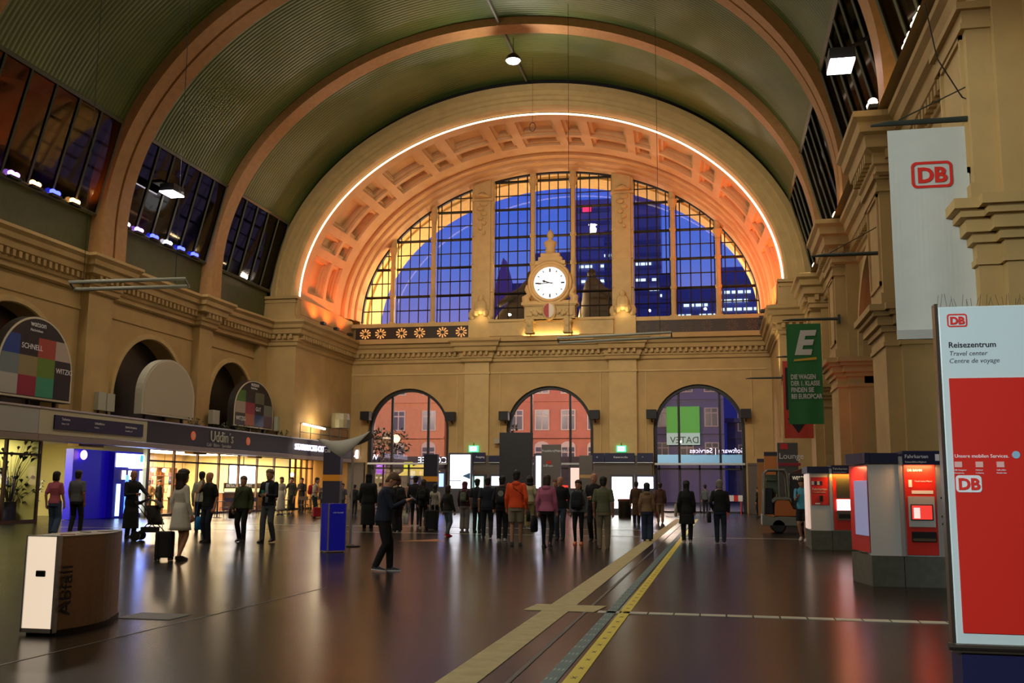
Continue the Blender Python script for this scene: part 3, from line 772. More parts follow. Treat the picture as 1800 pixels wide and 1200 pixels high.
mb = MB(); mb.box(-.02, .02, .1, .16, 1.12, 1.3); mb.box(-.02, .02, L - .16, L - .1, 1.12, 1.3); obj('band_post', mb, DARK, t)
text('EINTRACHT FRANKFURT', .26, mat('cream_letters', 'e8d8b8', .5, 0, 'e8d8b8', .6), b_, (.04, .3, 1.37), (pi / 2, 0, pi / 2), sx=1.1)
t = thing('wall_screen', 'large bright white video screen hanging inside the cafe', 'screen', (-27.2, yu(402, -27.2), 1.55)); L = yu(452, -27.2) - yu(402, -27.2)
mb = MB(); mb.box(-.08, 0, 0, L, 0, 1.15); obj('screen_case', mb, BLACK, t)
mb = MB(); mb.box(0, .01, .04, L - .04, .04, 1.11); obj('screen_face', mb, emat('screen_white', 'f0f4ff', 7), t)
mb = MB(); mb.box(-.06, -.02, L / 2 - .03, L / 2 + .03, 1.15, 1.7); obj('hanger', mb, BLACK, t)
for u, r in ((515, .2), (496, .12), (268, .1), (288, .1), (320, .1), (475, .12)):
    y = yu(u, -27.5, 830); mb = MB(); t = thing('pendant_globe', 'glowing round pendant lamp hanging inside the shop row', 'pendant lamp', (-27.5, y, 2.2), group='pendant lamps inside the shops')
    mb.ell((0, 0, 0), (r, r, r)); obj('globe', mb, emat('globe_warm', 'ffe8c0', 9), t, smooth=True)
    mb = MB(); mb.tube([(0, 0, r - .02), (0, 0, 1.07)], .012, 5); obj('cord', mb, BLACK, t)
# planters behind the left window
LEAF = mat('dark_leaf', '1d2a14', .5); LEAF2 = mat('mid_leaf', '33401c', .5)
def plant(name, label, cat, x, y, z, h, n, r, m, pot=True, leaf=.35):
    t = thing(name, label, cat, (x, y, z)); rnd = random.Random(int(abs(x * 13 + y * 7)))
    if pot:
        mb = MB(); mb.lathe([(.2, 0), (.27, .42), (.29, .45), (.25, .46), (.2, .4)], n=14); obj('pot', mb, mat('dark_pot', '2a2622', .5), t)
    lf = MB(); st = MB()
    for k in range(n):
        a = rnd.uniform(0, 2 * pi); hh = h * rnd.uniform(.35, 1); rr = r * rnd.uniform(.3, 1)
        p0 = Vector((0, 0, .35)); p1 = Vector((cos(a) * rr * .4, sin(a) * rr * .4, hh * .7)); p2 = Vector((cos(a) * rr, sin(a) * rr, hh))
        st.tube([p0, p1, p2], [.015, .01, .006], 4)
        d = (p2 - p1).normalized(); sd = d.cross(Vector((0, 0, 1))).normalized(); L = leaf * rnd.uniform(.7, 1.3)
        e = p2 + d * L * .6 + Vector((0, 0, -L * .25)); m_ = p2 + d * L * .35
        b = len(lf.v); lf.v += [tuple(p2), tuple(m_ + sd * L * .2), tuple(e + d * L * .3 + Vector((0, 0, -.1))), tuple(m_ - sd * L * .2), tuple(m_ + Vector((0, 0, .04)))]
        lf.f += [(b, b + 1, b + 4), (b + 1, b + 2, b + 4), (b + 2, b + 3, b + 4), (b + 3, b, b + 4)]; lf.m += [0] * 4
    obj('stems', st, mat('stem_brown', '3a2e1a', .7), t); obj('foliage', lf, m, t)
    return t
plant('potted_plant', 'tall dark leafy potted plant nearest the left edge behind the shop window', 'plant', -26.9, yu(18, -26.9), 0, 3.0, 60, .9, LEAF, leaf=.5)
plant('potted_plant', 'dark leafy potted plant right of the tallest one in the shop window', 'plant', -26.7, yu(44, -26.7), 0, 1.7, 45, .7, LEAF, leaf=.35)
mb = MB(); mb.box(-26.5, -26.2, yu(-20, GX), yu(40, GX), 0.02, .8); tag(obj('planter_box', mb, mat('dark_planter', '1c1a14', .7)), 'long dark planter box inside the left shop window', 'planter')
# cafe tables and chairs outside
def cafe_table(x, y, lab):
    t = thing('bistro_table', lab, 'table', (x, y, 0), group='small bistro tables outside the cafe')
    mb = MB(); mb.lathe([(.35, .72), (.35, .75)], n=16); obj('tabletop', mb, mat('dark_table', '2c1e18', .4), t)
    mb = MB(); mb.tube([(0, 0, .02), (0, 0, .72)], .03, 6); obj('pedestal', mb, BLACK, t)
    mb = MB(); mb.lathe([(.22, 0), (.22, .02), (.05, .04)], n=12); obj('base', mb, BLACK, t)
def mk_chair():
    t = thing('bistro_chair', '', 'chair', (0, 0, 0))
    mb = MB(); mb.box(-.2, .2, -.2, .2, .44, .47); obj('seat', mb, mat('chair_brown', '3a241a', .5), t)
    mb = MB(); mb.box(-.2, .2, -.21, -.18, .7, .9); obj('backrest', mb, mat('chair_brown', '3a241a', .5), t)
    for sx in (-1, 1):
        for sy in (-1, 1):
            mb = MB(); mb.tube([(sx * .2, sy * .2, 0), (sx * .18, sy * .19, .44 if sy > 0 else .9)], .014, 5); obj('leg', mb, BLACK, t)
    return t
def dup(root, loc, rz, label, group=None):
    r = root.copy(); COL.objects.link(r); r.location = loc; r.rotation_euler = (0, 0, rz); r['label'] = label
    if group: r['group'] = group
    for ch in list(root.children):
        c = ch.copy(); COL.objects.link(c); c.parent = r
        for g in ch.children:
            d = g.copy(); COL.objects.link(d); d.parent = c
    return r
spots = [(384, 903), (407, 897), (430, 902), (453, 900), (498, 896), (523, 899), (546, 897)]
ch0 = mk_chair(); first = True
for i, (u, v) in enumerate(spots):
    x, y = gp(u, v); x = max(x, -22.6)
    y = yu(u, x)
    if i % 2 == 0: cafe_table(x, y, 'small dark round bistro table outside the cafe front')
    for sg in ((-1, 1) if i % 2 == 0 else (1,)):
        lc = (x + .1 * sg, y + sg * .62, 0); rz_ = 0 if sg < 0 else pi
        if first: ch0.location = lc; ch0.rotation_euler = (0, 0, rz_); ch0['label'] = 'dark bistro chair at the small tables outside the cafe'; ch0['group'] = 'bistro chairs outside the cafe'; first = False
        else: dup(ch0, lc, rz_, 'dark bistro chair at the small tables outside the cafe')
# arched billboards standing on the shop roof
def clip(P, x0, x1, z0, z1):
    for ax, lim, sg in ((0, x0, 1), (0, x1, -1), (1, z0, 1), (1, z1, -1)):
        out = []
        for i in range(len(P)):
            a, b = P[i - 1], P[i]; da, db = sg * (a[ax] - lim), sg * (b[ax] - lim)
            if (da >= 0) != (db >= 0): k = da / (da - db); out.append((a[0] + (b[0] - a[0]) * k, a[1] + (b[1] - a[1]) * k))
            if db >= 0: out.append(b)
        P = out
        if len(P) < 3: return []
    return P
def billboard(label, u0, u1, ztop, X, faces, zb=FZ1 + .45):
    y0, y1 = yu(u0, X, 690), yu(u1, X, 700); w = y1 - y0; zs = ztop - w * .5 if ztop - w * .5 > zb + .6 else zb + .9
    t = thing('arched_billboard', label, 'billboard', (X, y0, 0))
    P = [(0, zb), (w, zb), (w, zs)] + [(w / 2 + w / 2 * cos(a), zs + (ztop - zs) * sin(a)) for a in np.linspace(0, pi, 25)[1:-1]] + [(0, zs)]
    mb = MB(); mb.prism(P, -.35, 0, 'x'); obj('casing', mb, mat('pale_casing', 'b8b4a0', .5) if faces is None else mat('dark_casing', '2a2620', .5), t)
    def ins(P, k): c = (w / 2, (zb + ztop) / 2); return [(c[0] + (p[0] - c[0]) * k, c[1] + (p[1] - c[1]) * k) for p in P]
    if faces is None:
        mb = MB(); mb.prism(ins(P, .93), 0, .02, 'x'); obj('blank_face', mb, mat('blank_board', 'b3a68e', .7, bump=.1), t)
    else:
        mb = MB(); mb.prism(ins(P, .985), 0, .02, 'x'); obj('light_rim', mb, mat('rim_cream', 'c9bfa0', .5), t)
        mb = MB(); mb.prism(ins(P, .94), .02, .03, 'x'); f = obj('poster_face', mb, mat('poster_black', '12100f', .5), t)
        gw = w * .94 / 4; g0 = w * .03
        for (c, r, col, tx) in faces:
            rh = (ztop - zb) * .235; z0 = zb + .12 + r * rh; cl = clip(ins(P, .94), g0 + c * gw, g0 + (c + 1) * gw, z0, z0 + rh)
            if len(cl) < 3: continue
            mb = MB(); mb.prism(cl, .03, .035, 'x')
            tl = obj('poster_tile', mb, mat('tile_' + col, col, .5), f)
            if tx: wtext(tx, gw * .28, TXTW, f, g0 + c * gw + gw * .08, z0 + rh * .35, .04)
        wtext('watson', gw * .3, TXTW, f, w * .38, zb + (ztop - zb) * .87, .04)
        wtext('Nachrichten', gw * .14, TXTW, f, w * .38, zb + (ztop - zb) * .81, .04)
    for y in (w * .15, w * .5, w * .85):
        mb = MB(); mb.box(-.3, -.18, y - .05, y + .05, FZ1, zb + .02); obj('support_post', mb, DARK, t)
    return t
FC = [(0, 0, 'a8a498', None), (1, 0, '8c1230', None), (2, 0, '2c8a66', None), (0, 1, '6a7a7c', None), (1, 1, '8a7a50', None), (2, 1, '5c7a20', None), (3, 1, '12100f', 'WITZIG'), (0, 2, '0f3c84', None), (1, 2, '12100f', 'SCHNELL'), (2, 2, 'a0402c', None), (3, 2, 'a89888', None)]
billboard('arched poster board with coloured tiles and white words at the left edge', -12, 124, atX(55, 553, -24.6)[2], -24.6, FC)
billboard('blank cream arched board standing on the shop roof', 250, 342, 7.15, -24.6, None)
FC2 = [(0, 0, '12100f', 'WITZIG'), (1, 0, 'a0502c', None), (2, 0, '103c70', None), (3, 0, '5a4a58', None), (0, 1, 'a08c80', None), (1, 1, '8c1230', None), (2, 1, '12100f', 'GUT'), (3, 1, '6c7468', None), (0, 2, '3c6a1c', None), (2, 2, '5a5e48', None)]
billboard('narrow arched poster board with coloured tiles nearest the great arch', 412, 481, 7.1, -24.6, FC2)
# roof clutter
def cabinet(u, v0, X, w, h, lab, n=1):
    y = yu(u, X, v0); t = thing('switch_cabinet', lab, 'cabinet', (X, y, FZ1))
    for k in range(n):
        mb = MB(); mb.box(-.25, 0, k * (w + .06), k * (w + .06) + w, .45, .45 + h); obj('door', mb, mat('grey_green_box', 'a8a690', .5), t)
        mb = MB(); mb.box(-.15, -.08, k * (w + .06) + w * .3, k * (w + .06) + w * .4, 0, .45); obj('leg', mb, DARK, t)
cabinet(174, 690, -25.2, .55, .75, 'twin pale switch cabinets on stilts beside the first pilaster', 2)
cabinet(374, 735, -24.9, .7, .7, 'single pale switch cabinet left of the narrow poster board')
cabinet(488, 750, -24.4, .45, .8, 'small grey loudspeaker cabinet near the great arch pier')
for u in (340, 395, 425, 463, 500):
    plant('rooftop_plant', 'low dark plant growing in a trough on the shop roof', 'plant', -24.1, yu(u, -24.1, 745), FZ1 - .3, .75, 26, .35, LEAF2, pot=False, leaf=.22)['group'] = 'plants along the shop roof'
# lit fluorescent tube on a frame in the end bay, and glass cover
t = thing('scaffold_rail', 'thin metal guard rail with a glowing fluorescent tube on the coffee shop roof', 'railing', (-23.42, 53.6, FZ1))
mb = MB()
for z in (.45, .95): mb.tube([(0, 0, z), (0, 7.5, z)], .025, 5)
for k in range(6): mb.tube([(0, 1.5 * k, 0), (0, 1.5 * k, .95)], .025, 5)
obj('rail', mb, DARK, t)
mb = MB(); mb.tube([(.1, .2, .9), (.1, 3.4, .8)], .06, 8); obj('fluorescent_tube', mb, emat('tube_warm', 'ffe6c0', 10), t)
lamp('POINT', (-22.9, 55.5, 4.9), 90, (1, .8, .5), .3)
mb = MB(); mb.lathe([(.55, 0), (.6, .5), (.55, .85), (.5, .9)], (-23.3 + .5, 58.2, 5.0), 14); tag(obj('lamp_shade', mb, mat('clear_plastic', '8a8468', .3)), 'boxy translucent lamp shade above the roof rail on the niche wall', 'lamp')
# ================================================================== HANGING LIGHT BARS, CROWN LAMP, CLERESTORY LAMPS
def hang_bar(label, p0, p1):
    t = thing('hanging_light_bar', label, 'light bar', p0); v = Vector(p1) - Vector(p0); n = Vector((-v.y, v.x, 0)).normalized() * .25 - Vector((0, 0, .17))
    for s in (0, 1):
        mb = MB(); mb.tube([tuple(n * s), tuple(v + n * s)], .055, 8); obj('tube', mb, mat('pale_grey_paint', 'a8aa9c', .5), t, smooth=True)
    mb = MB()
    for k in range(2):
        a = v * k; mb.tube([tuple(a), tuple(a + n)], .03, 5)
    obj('cross_brace', mb, GREY, t)
    mb = MB()
    for k in (.1, .9): mb.tube([tuple(v * k + n * .5), (v.x * k, v.y * k, 24 - p0[2] - .5 * abs(v.x * k + p0[0] - XC) * .5)], .01, 4)
    obj('wire', mb, BLACK, t)
hang_bar('pale double tube light bar hanging high in front of the left wall', atY(122, 496, 26), atY(325, 490, 26))
hang_bar('pale double tube light bar hanging across the cornice below the great window', atY(980, 594, 42), atY(1180, 584, 42))
p = atY(902, 106, 46.3)
t = thing('crown_lamp', 'bright white lamp hanging under the crown of the green vault', 'lamp', (p[0], p[1], p[2]))
mb = MB(); mb.lathe([(.12, .35), (.3, .2), (.42, 0), (.4, -.02)], n=18); obj('lamp_shade', mb, DARK, t, smooth=True)
mb = MB(); mb.lathe([(.36, -.02), (.3, -.1), (.1, -.16)], n=18); obj('bulb_face', mb, emat('crown_white', 'fff0ff', 26), t)
mb = MB(); mb.tube([(0, 0, .3), (0, 0, 1.2)], .02, 5); obj('stem', mb, DARK, t)
lamp('POINT', (p[0], p[1], p[2] - .45), 700, (1, .9, .8), .3)
def flood(label, loc, sgn):
    t = thing('flood_lamp', label, 'lamp', loc)
    mb = MB(); mb.box(-.35, .35, -.45, .45, .06, .4); obj('housing', mb, BLACK, t)
    mb = MB(); mb.box(-.33, .33, -.5, .5, 0, .06); obj('lens', mb, emat('flood_white', 'fff2ff', 12), t)
    mb = MB(); mb.tube([(0, 0, .4), (-sgn * .9, 0, .9)], .06, 6); obj('bracket', mb, BLACK, t)
flood('lit white flood lamp hanging below the left clerestory', atX(302, 342, -24.2), 1)
flood('lit white flood lamp hanging below the right clerestory', atX(1478, 118, 3.6), -1)
def dark_flood(label, loc, rz=0):
    t = thing('wall_floodlight', label, 'lamp', loc, rz)
    mb = MB(); mb.box(-.3, .3, -.25, .25, -.3, .25); obj('housing', mb, BLACK, t)
    mb = MB(); mb.tube([(0, 0, -.2), (0, .5, -.45)], .04, 5); obj('bracket', mb, BLACK, t)
# bulbs with coloured light along the left clerestory sill
cols = {'W': ('f4ecff', 7), 'O': ('ffb060', 5), 'B': ('3038ff', 5), 'P': ('b070ff', 5)}
def sill_bulb(loc, c, e, lab, grp):
    t = thing('sill_uplight', lab, 'lamp', loc, group=grp)
    mb = MB(); mb.box(-.12, .12, -.3, .3, -.15, -.05); obj('housing', mb, BLACK, t)
    mb = MB(); mb.ell((0, -.14, .04), (.12, .14, .11)); mb.ell((0, .14, .04), (.12, .14, .11)); obj('glowing_lens', mb, emat('bulb_' + c, c, e), t)
def coloured(px, side):
    for (u, v, k, en) in px:
        X = XC + side * 15.05; q = atX(u, v, X)
        c, s = cols[k]
        sill_bulb((X, q[1], 12.72), c, s * 2.2, {'W': 'white', 'O': 'orange', 'B': 'blue', 'P': 'violet'}[k] + ' glowing uplight on the left clerestory sill', 'uplights on the left clerestory sill, ' + k)
        lamp('SPOT', (XC + side * 15.9, q[1], 12.95), en, c, .08, (XC + side * 16.6, q[1] + .5, 17), 110, .8)
coloured([(22, 333, 'P', 60), (60, 352, 'O', 60), (95, 365, 'B', 120), (130, 380, 'O', 60), (219, 419, 'W', 40), (243, 429, 'P', 60), (270, 440, 'B', 90), (294, 451, 'W', 60), (317, 461, 'B', 160), (341, 470, 'B', 160)], -1)
lamp('SPOT', (-25.6, 35.6, 12.8), 160, 'ff8a40', .2, (-25.6, 37, 17), 90, .8)
for (u, v) in ((1641, 2), (1622, 25), (1613, 42), (1602, 70), (1597, 82), (1533, 186), (1505, 308), (1470, 380), (1433, 468)):
    d_ = _ray(u, v); k_ = (11.2 - CAMH) / d_[2]; q = (d_[0] * k_, d_[1] * k_, 11.2); X = q[0]
    sill_bulb((X, q[1], q[2]), 'fff0c8', 16, 'warm white glowing bulb along the right cornice', 'bulbs along the right cornice')
    lamp('POINT', (X + .1, q[1], q[2] + .3), 22, 'ffd890', .1)
# dark floods on the end wall
for i, (u, v) in enumerate(((643, 730), (792, 731), (886, 730), (1045, 728), (1145, 727), (1311, 726))):
    q = atY(u, v, YE - .5); dark_flood(['small black flood lamp beside the first arched window, left side', 'small black flood lamp beside the first arched window, right side', 'small black flood lamp beside the middle arched window, left side', 'small black flood lamp beside the middle arched window, right side', 'small black flood lamp beside the third arched window, left side', 'small black flood lamp beside the third arched window, right side'][i], q)
# orange-red stage light in the niches and on the right piers
OR = (1, .16, .035)
for x, dx, g_ in ((NXL + .7, 2.2, 1.0), (NXR - .7, -2.2, 2.6)):
    for y, e in ((55.2, 420 * g_), (57.3, 430 * g_), (59.6, 260 * g_)):
        lamp('SPOT', (x, y, 11.15), e, OR, .15, (x - dx * .25, y, 22), 150, .7)
        t = thing('stage_uplight', 'small orange-red uplight standing on the cornice inside the great arch', 'lamp', (x, y, 10.95), group='orange uplights on the arch cornices')
        mb = MB(); mb.box(-.12, .12, -.2, .2, 0, .15); obj('housing', mb, BLACK, t)
lamp('AREA', (XC, 57.5, 12.6), 110, (1, .45, .2), 4, (XC, 57.5, 22))
lamp('SPOT', (3.55, 34.9, .3), 170, (1, .1, .06), .1, (4.2, 36.4, 7.5), 34, .7)
lamp('SPOT', (4.15, 35.6, .3), 110, (1, .1, .06), .1, (4.5, 36.3, 8), 34, .7)
lamp('SPOT', (2.6, 53.8, 7.0), 260, (1, .8, .42), .2, (3.0, 53.2, 12), 80, .8)
lamp('SPOT', (3.3, 47.5, 6.6), 160, (1, .8, .42), .2, (4, 48.5, 12), 80, .8)
lamp('AREA', (XC, 61.2, 10.95), 60, (1, .65, .25), 3.5, (XC, 61.4, 14), sy=.3)
for x in (-14.8, -5.7): lamp('POINT', (x, 61.1, 12.3), 12, (1, .75, .35), .1)
# ================================================================== CLOCK GROUP
CY = YE - .9
cx, cz = XC - .03, 14.22
t = thing('station_clock', 'large stone-framed station clock with white glowing face below the lunette', 'clock', (cx, CY, cz))
mb = MB(); prof = [(1.02, -.1), (1.08, -.22), (1.2, -.25), (1.25, -.18), (1.36, -.2), (1.42, -.1), (1.42, .3), (.9, .3), (.9, -.02)]
mb.lathe(prof, n=48, axis='y', cap=False); obj('stone_rim', mb, STONE2, t, smooth=False)
mb = MB(); mb.lathe([(1.03, -.05), (1.03, .0)], n=48, axis='y'); obj('clock_face', mb, emat('clock_glow', 'fffaf6', 1.5), t)
mb = MB()
for k in range(12):
    a = k * pi / 6; big = k % 3 == 0; r0, r1, w = (.7, .93, .045) if big else (.78, .9, .03)
    q = [(-w, r0), (w, r0), (w, r1), (-w, r1)]
    mb.prism([(x * cos(a) + y * sin(a), -x * sin(a) + y * cos(a)) for x, y in q], -.08, -.055)
obj('hour_marks', mb, BLACK, t)
def hand(nm, a, L, w, tail=.2):
    mb = MB(); q = [(-w * .5, -tail), (w * .5, -tail), (w, L * .6), (w * 2.2, L * .72), (0, L), (-w * 2.2, L * .72), (-w, L * .6)]
    mb.prism([(x * cos(a) + y * sin(a), -x * sin(a) + y * cos(a)) for x, y in q], -.12, -.09); obj(nm, mb, BLACK, t)
hand('hour_hand', radians(287), .52, .04); hand('minute_hand', radians(267), .88, .025)
# stone frame of the clock: base, scrolls, crest
t = thing('clock_pedestal', 'carved stone pedestal with oval red and white shield under the clock', 'pedestal', (cx, CY, 10.95))
mb = MB()
mb.box(-1.75, 1.75, -.3, .6, .95, 1.0); mb.box(-1.6, 1.6, -.22, .6, .95, 1.85); mb.box(-1.78, 1.78, -.36, .6, 1.85, 2.02); mb.box(-1.68, 1.68, -.3, .6, 1.78, 1.86)
obj('plinth', mb, STONE2, t)
mb = MB()
for s in (-1, 1):
    mb.tube([(s * 1.5, 0, 2.0), (s * 1.55, 0, 2.35), (s * 1.3, .1, 2.6), (s * 1.5, .1, 2.95), (s * 1.45, .1, 3.2)], [.28, .26, .2, .16, .1], 10)
mb.box(-1.3, 1.3, -.1, .5, 2.0, 2.14)
obj('scroll', mb, STONE2, t)
mb = MB(); 
for s in (-1, 1):
    for k in range(5): mb.ell((s * (.55 + .14 * k), -.3, 1.35 + .12 * sin(k * 2)), (.13, .08, .14), 8, 5)
    mb.box(s * 1.3 - .2, s * 1.3 + .2, -.3, -.2, 1.15, 1.65)
obj('ornament', mb, STONE2, t)
mb = MB(); mb.lathe([(.42, -.12), (.46, -.04), (.46, .12)], n=24, axis='y'); mb.xf(Matrix.Translation((0, -.3, 1.45)) @ Matrix.Diagonal((1, 1, 1.25, 1))); sh = obj('shield_frame', mb, STONE2, t)
mb = MB(); P = [(-.34 * abs(cos(a)) * (1 if cos(a) > 0 else -1), .44 * sin(a)) for a in np.linspace(0, 2 * pi, 33)]
mb.prism([(x, z) for x, z in P if x <= 0.001], -.47, -.44); mb.xf(Matrix.Translation((0, 0, 1.45))); obj('red_half', mb, mat('shield_red', 'a01c18', .5), sh)
mb = MB(); mb.prism([(x, z) for x, z in P if x >= -.001], -.47, -.44); mb.xf(Matrix.Translation((0, 0, 1.45))); obj('white_half', mb, mat('shield_white', 'd8c8b0', .5), sh)
for s in (-1, 1):
    mb = MB(); c = s * 1.2
    for e, z0, z1 in ((.28, .0, .12), (.2, .12, .3), (.24, .3, .42), (.2, .42, .72), (.3, .72, .82), (.22, .82, .95)): mb.box(c - e, c + e, -.75, -.1, z0, z1)
    mb.ell((c, -.7, .6), (.2, .14, .26), 8, 6)
    obj('corbel', mb, STONE2, t)
t = thing('clock_crest', 'stepped stone crest with a small helmeted bust on top of the clock', 'sculpture', (cx, CY + .1, cz + 1.3))
mb = MB(); mb.box(-.95, .95, -.15, .3, -.1, .15); mb.box(-.75, .75, -.18, .3, .15, .38); mb.box(-.6, .6, -.2, .3, .38, .62)
obj('crest_steps', mb, STONE2, t)
mb = MB(); mb.lathe([(.3, .6), (.34, .8), (.28, .95), (.4, 1.2), (.42, 1.35), (.16, 1.5), (.13, 1.58), (.2, 1.7), (.22, 1.82), (.2, 1.95), (.1, 2.08), (.03, 2.2)], (0, 0, 0), 14); obj('bust', mb, STONE2, t, smooth=True)
# big seated figures outside behind the glass
def seated(label, x, s):
    t = thing('seated_statue', label, 'statue', (x, YE + 2.6, 12.0)); mb = MB()
    R = []
    for z, r, dx in ((0, 1.9, 0), (.5, 1.75, .05), (1.1, 1.45, .2), (1.7, 1.1, .4), (2.3, .85, .6), (2.9, .55, .75), (3.2, .3, .8)):
        R.append([(s * dx + r * cos(a) * (1 + .08 * sin(5 * a)), .7 * r * sin(a) * (1 + .08 * cos(4 * a)), z) for a in [2 * pi * k / 20 for k in range(20)]])
    mb.loft(R); obj('robe', mb, mat('dark_weathered_stone', '4a4234', .85), t, smooth=True)
    mb = MB(); mb.ell((s * .85, 0, 3.45), (.3, .3, .38)); obj('head', mb, mat('dark_weathered_stone', '4a4234', .85), t, smooth=True)
    mb = MB(); mb.tube([(s * .4, -.4, 2.4), (-s * .4, -.6, 2.0), (-s * 1.1, -.6, 1.5)], [.3, .25, .18], 8, True); obj('arm', mb, mat('dark_weathered_stone', '4a4234', .85), t, smooth=True)
seated('dark seated statue outside the glass left of the clock', -13.0, 1)
seated('dark seated statue outside the glass right of the clock', -7.2, -1)
# ================================================================== OUTSIDE
mb = MB(); mb.box(-260, 200, YE + .6, 700, -.5, -.02); struct('ground', mb, mat('street_asphalt', '2a2a2c', .5))
# reveal of the arch outside, lit golden
mb = MB(); R = []
for t in np.linspace(0, pi, 81):
    R.append([(XC + a * cos(t), y, ZC + b * sin(t)) for a, b, y in ((12.95, 9.68, 62.5), (12.95, 9.68, 63.3), (12.8, 9.55, 63.35), (12.8, 9.55, 64.6), (12.95, 9.7, 64.65), (12.95, 9.7, 66.2))])
mb.loft(R, cap=False, closed=False)
struct('trim_outer_arch', mb, mat('outer_arch_stone', 'c9a468', .8, noise=.1))
lamp('AREA', (XC, 64.6, 12.3), 3200, (1, .72, .34), 10, (XC, 64.4, 22), sy=1.5)
lamp('AREA', (XC - 9, 64.6, 12.3), 1200, (1, .72, .34), 3, (XC - 13, 64.4, 16), sy=1.5)
lamp('AREA', (XC + 9, 64.6, 12.3), 700, (1, .72, .34), 3, (XC + 13, 64.4, 16), sy=1.5)
mb = MB(); mb.box(-26, 6, YE + .9, 67, 9.2, 11.995); struct('trim_outer_ledge', mb, STONE)
def facade(label, x0, x1, y, h, m, wm, rows, cols, z0=4.5, rh=3.6, arch=False, ground=None):
    t = thing('building', label, 'building', (x0, y, 0)); w = x1 - x0
    mb = MB(); mb.box(0, w, 0, 12, 0, h); obj('wall', mb, m, t)
    mb = MB()
    for r in range(rows):
        z = z0 + r * rh; mb.box(0, w, -.25, 0, z - .9, z - .65)
    mb.box(-.3, w + .3, -.6, 0, h - .5, h); obj('string_course', mb, m, t)
    for r in range(rows):
        for c in range(cols):
            x = w * (c + .5) / cols; z = z0 + r * rh
            fr = MB(); fr.box(x - .75, x + .75, -.12, 0, z - .1, z + 2.0)
            if arch and r % 2 == 0: fr.prism([(x + .75 * cos(a), z + 2 + .5 * sin(a)) for a in np.linspace(0, pi, 9)], -.12, 0)
            f = obj('window', fr, mat('pale_window_frame', 'c8b0a0', .6), t)
            p_ = MB()
            for a, b in ((-.62, -.06), (.06, .62)):
                p_.box(x + a, x + b, -.15, -.1, z + .02, z + 1.35); p_.box(x + a, x + b, -.15, -.1, z + 1.47, z + 1.9)
            obj('pane', p_, wm, f)
    return t
PW = mat('dusk_pane', '3c3a48', .3, 0, '50405a', .12)
PINK = mat('salmon_render', 'c98660', .85, noise=.06); PINK2 = mat('pink_brick', 'b87058', .85, noise=.1, nscale=1)
facade('salmon apartment house across the square seen through the first arched window', -41, -27.8, 100, 17, PINK, PW, 3, 4, 3.6, 3.7, True)
facade('pink brick house with arched windows seen through the middle arched window', -26.9, -10.9, 100, 17, PINK2, PW, 3, 6, 3.6, 3.7, True)
DKB = mat('dark_blue_brick', '7a7288', .85)
t = facade('dusky dark house behind the third arched window with a painted reflection of a green sign', -10.3, 0.5, 112, 15, DKB, mat('dark_pane', '22222e', .3), 3, 4, 4.5, 3.8)
mb = MB(); mb.box(4.6, 8.2, -.6, -.4, 7.1, 10.4); g_ = obj('green_sign_reflection', mb, mat('reflected_green', '4aa030', .5, 0, '58b838', .3), t)
mb = MB(); mb.box(4.6, 8.2, -.66, -.6, 6.2, 7.5); obj('white_band_reflection', mb, mat('reflected_pale_green', 'b8d8c0', .5, 0, 'b8d8c0', .28), t)
tx = text('DATEV', 1.0, mat('sign_dark_green', '1c4030', .5), t, (8.1, -.7, 6.4), (pi / 2, 0, 0), sx=-1)  # mirrored sign paints a reflection in the glass onto the house
facade('low dark station annex with a slanting roof at the right of the third window', .9, 16, 118, 9.5, mat('slate_violet', '5c566e', .8), mat('dark_pane', '22222e', .3), 2, 4)
t = thing('shop_front_strip', 'glowing pale teal shop front strip across the street behind the third window', 'shop front', (-6.5, 92, 3.7))
mb = MB(); mb.box(0, 9.5, 0, .3, 0, .8); obj('lit_panel', mb, mat('teal_light', '6090a8', .5, 0, '70a0b8', .35), t)
mb = MB(); mb.box(-.2, 9.7, -.1, .35, -.15, 0); mb.box(-.2, 0, 0, .3, -3.7, -.1); mb.box(9.5, 9.7, 0, .3, -3.7, -.1); obj('frame', mb, DARK, t)
text('Software | Services', .62, mat('soft_white_light', 'e0e0ff', .5, 0, 'e0e0ff', 1.2), t, (8.6, -.2, .95), (pi / 2, 0, 0), sx=-1)
# street level shops and lights seen through the doors
t = thing('street_kiosk', 'row of colourful lit street shops across the square', 'shop', (-36, 88, 0))
mb = MB(); mb.box(0, 26, 0, 4, 0, 4.2); obj('shop_wall', mb, mat('dark_shop_wall', '2a2028', .7), t)
rnd = random.Random(3); X_ = .3
for k in range(15):
    w = rnd.uniform(.8, 2.2); z0 = rnd.choice((.4, 1.0, 2.6)); c = rnd.choice(('ffb050', 'ff7030', 'ffe0a0', '8098ff', 'ff4030', 'ffd0a0', 'd8d020', '9040c0'))
    mb = MB(); mb.box(X_, X_ + w * .8, -.1, 0, z0, z0 + rnd.uniform(.5, 1.3)); obj('shop_light', mb, emat('street_' + c, c, 1.1), t); X_ += w
    if X_ > 24.5: break
text('STARBUCKS COFFEE', .8, emat('street_white', 'f0f0ff', 2.5), t, (16.5, -.3, 3.6), (pi / 2, 0, 0), sx=-1)  # mirrored letters paint the shop neon's reflection in the glass
text('Waffle & Waffle', .7, emat('street_white', 'f0f0ff', 2.5), t, (5.4, -.3, 3.9), (pi / 2, 0, 0), sx=-1)
t = thing('yellow_umbrella', 'large yellow and purple parasol outside the first doors', 'parasol', (-22.3, 74, 0))
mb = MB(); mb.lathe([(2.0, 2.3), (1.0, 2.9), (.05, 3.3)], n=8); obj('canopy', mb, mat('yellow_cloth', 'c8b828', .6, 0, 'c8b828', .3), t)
mb = MB(); mb.tube([(0, 0, 0), (0, 0, 3.2)], .05, 6); obj('pole', mb, ALU, t)
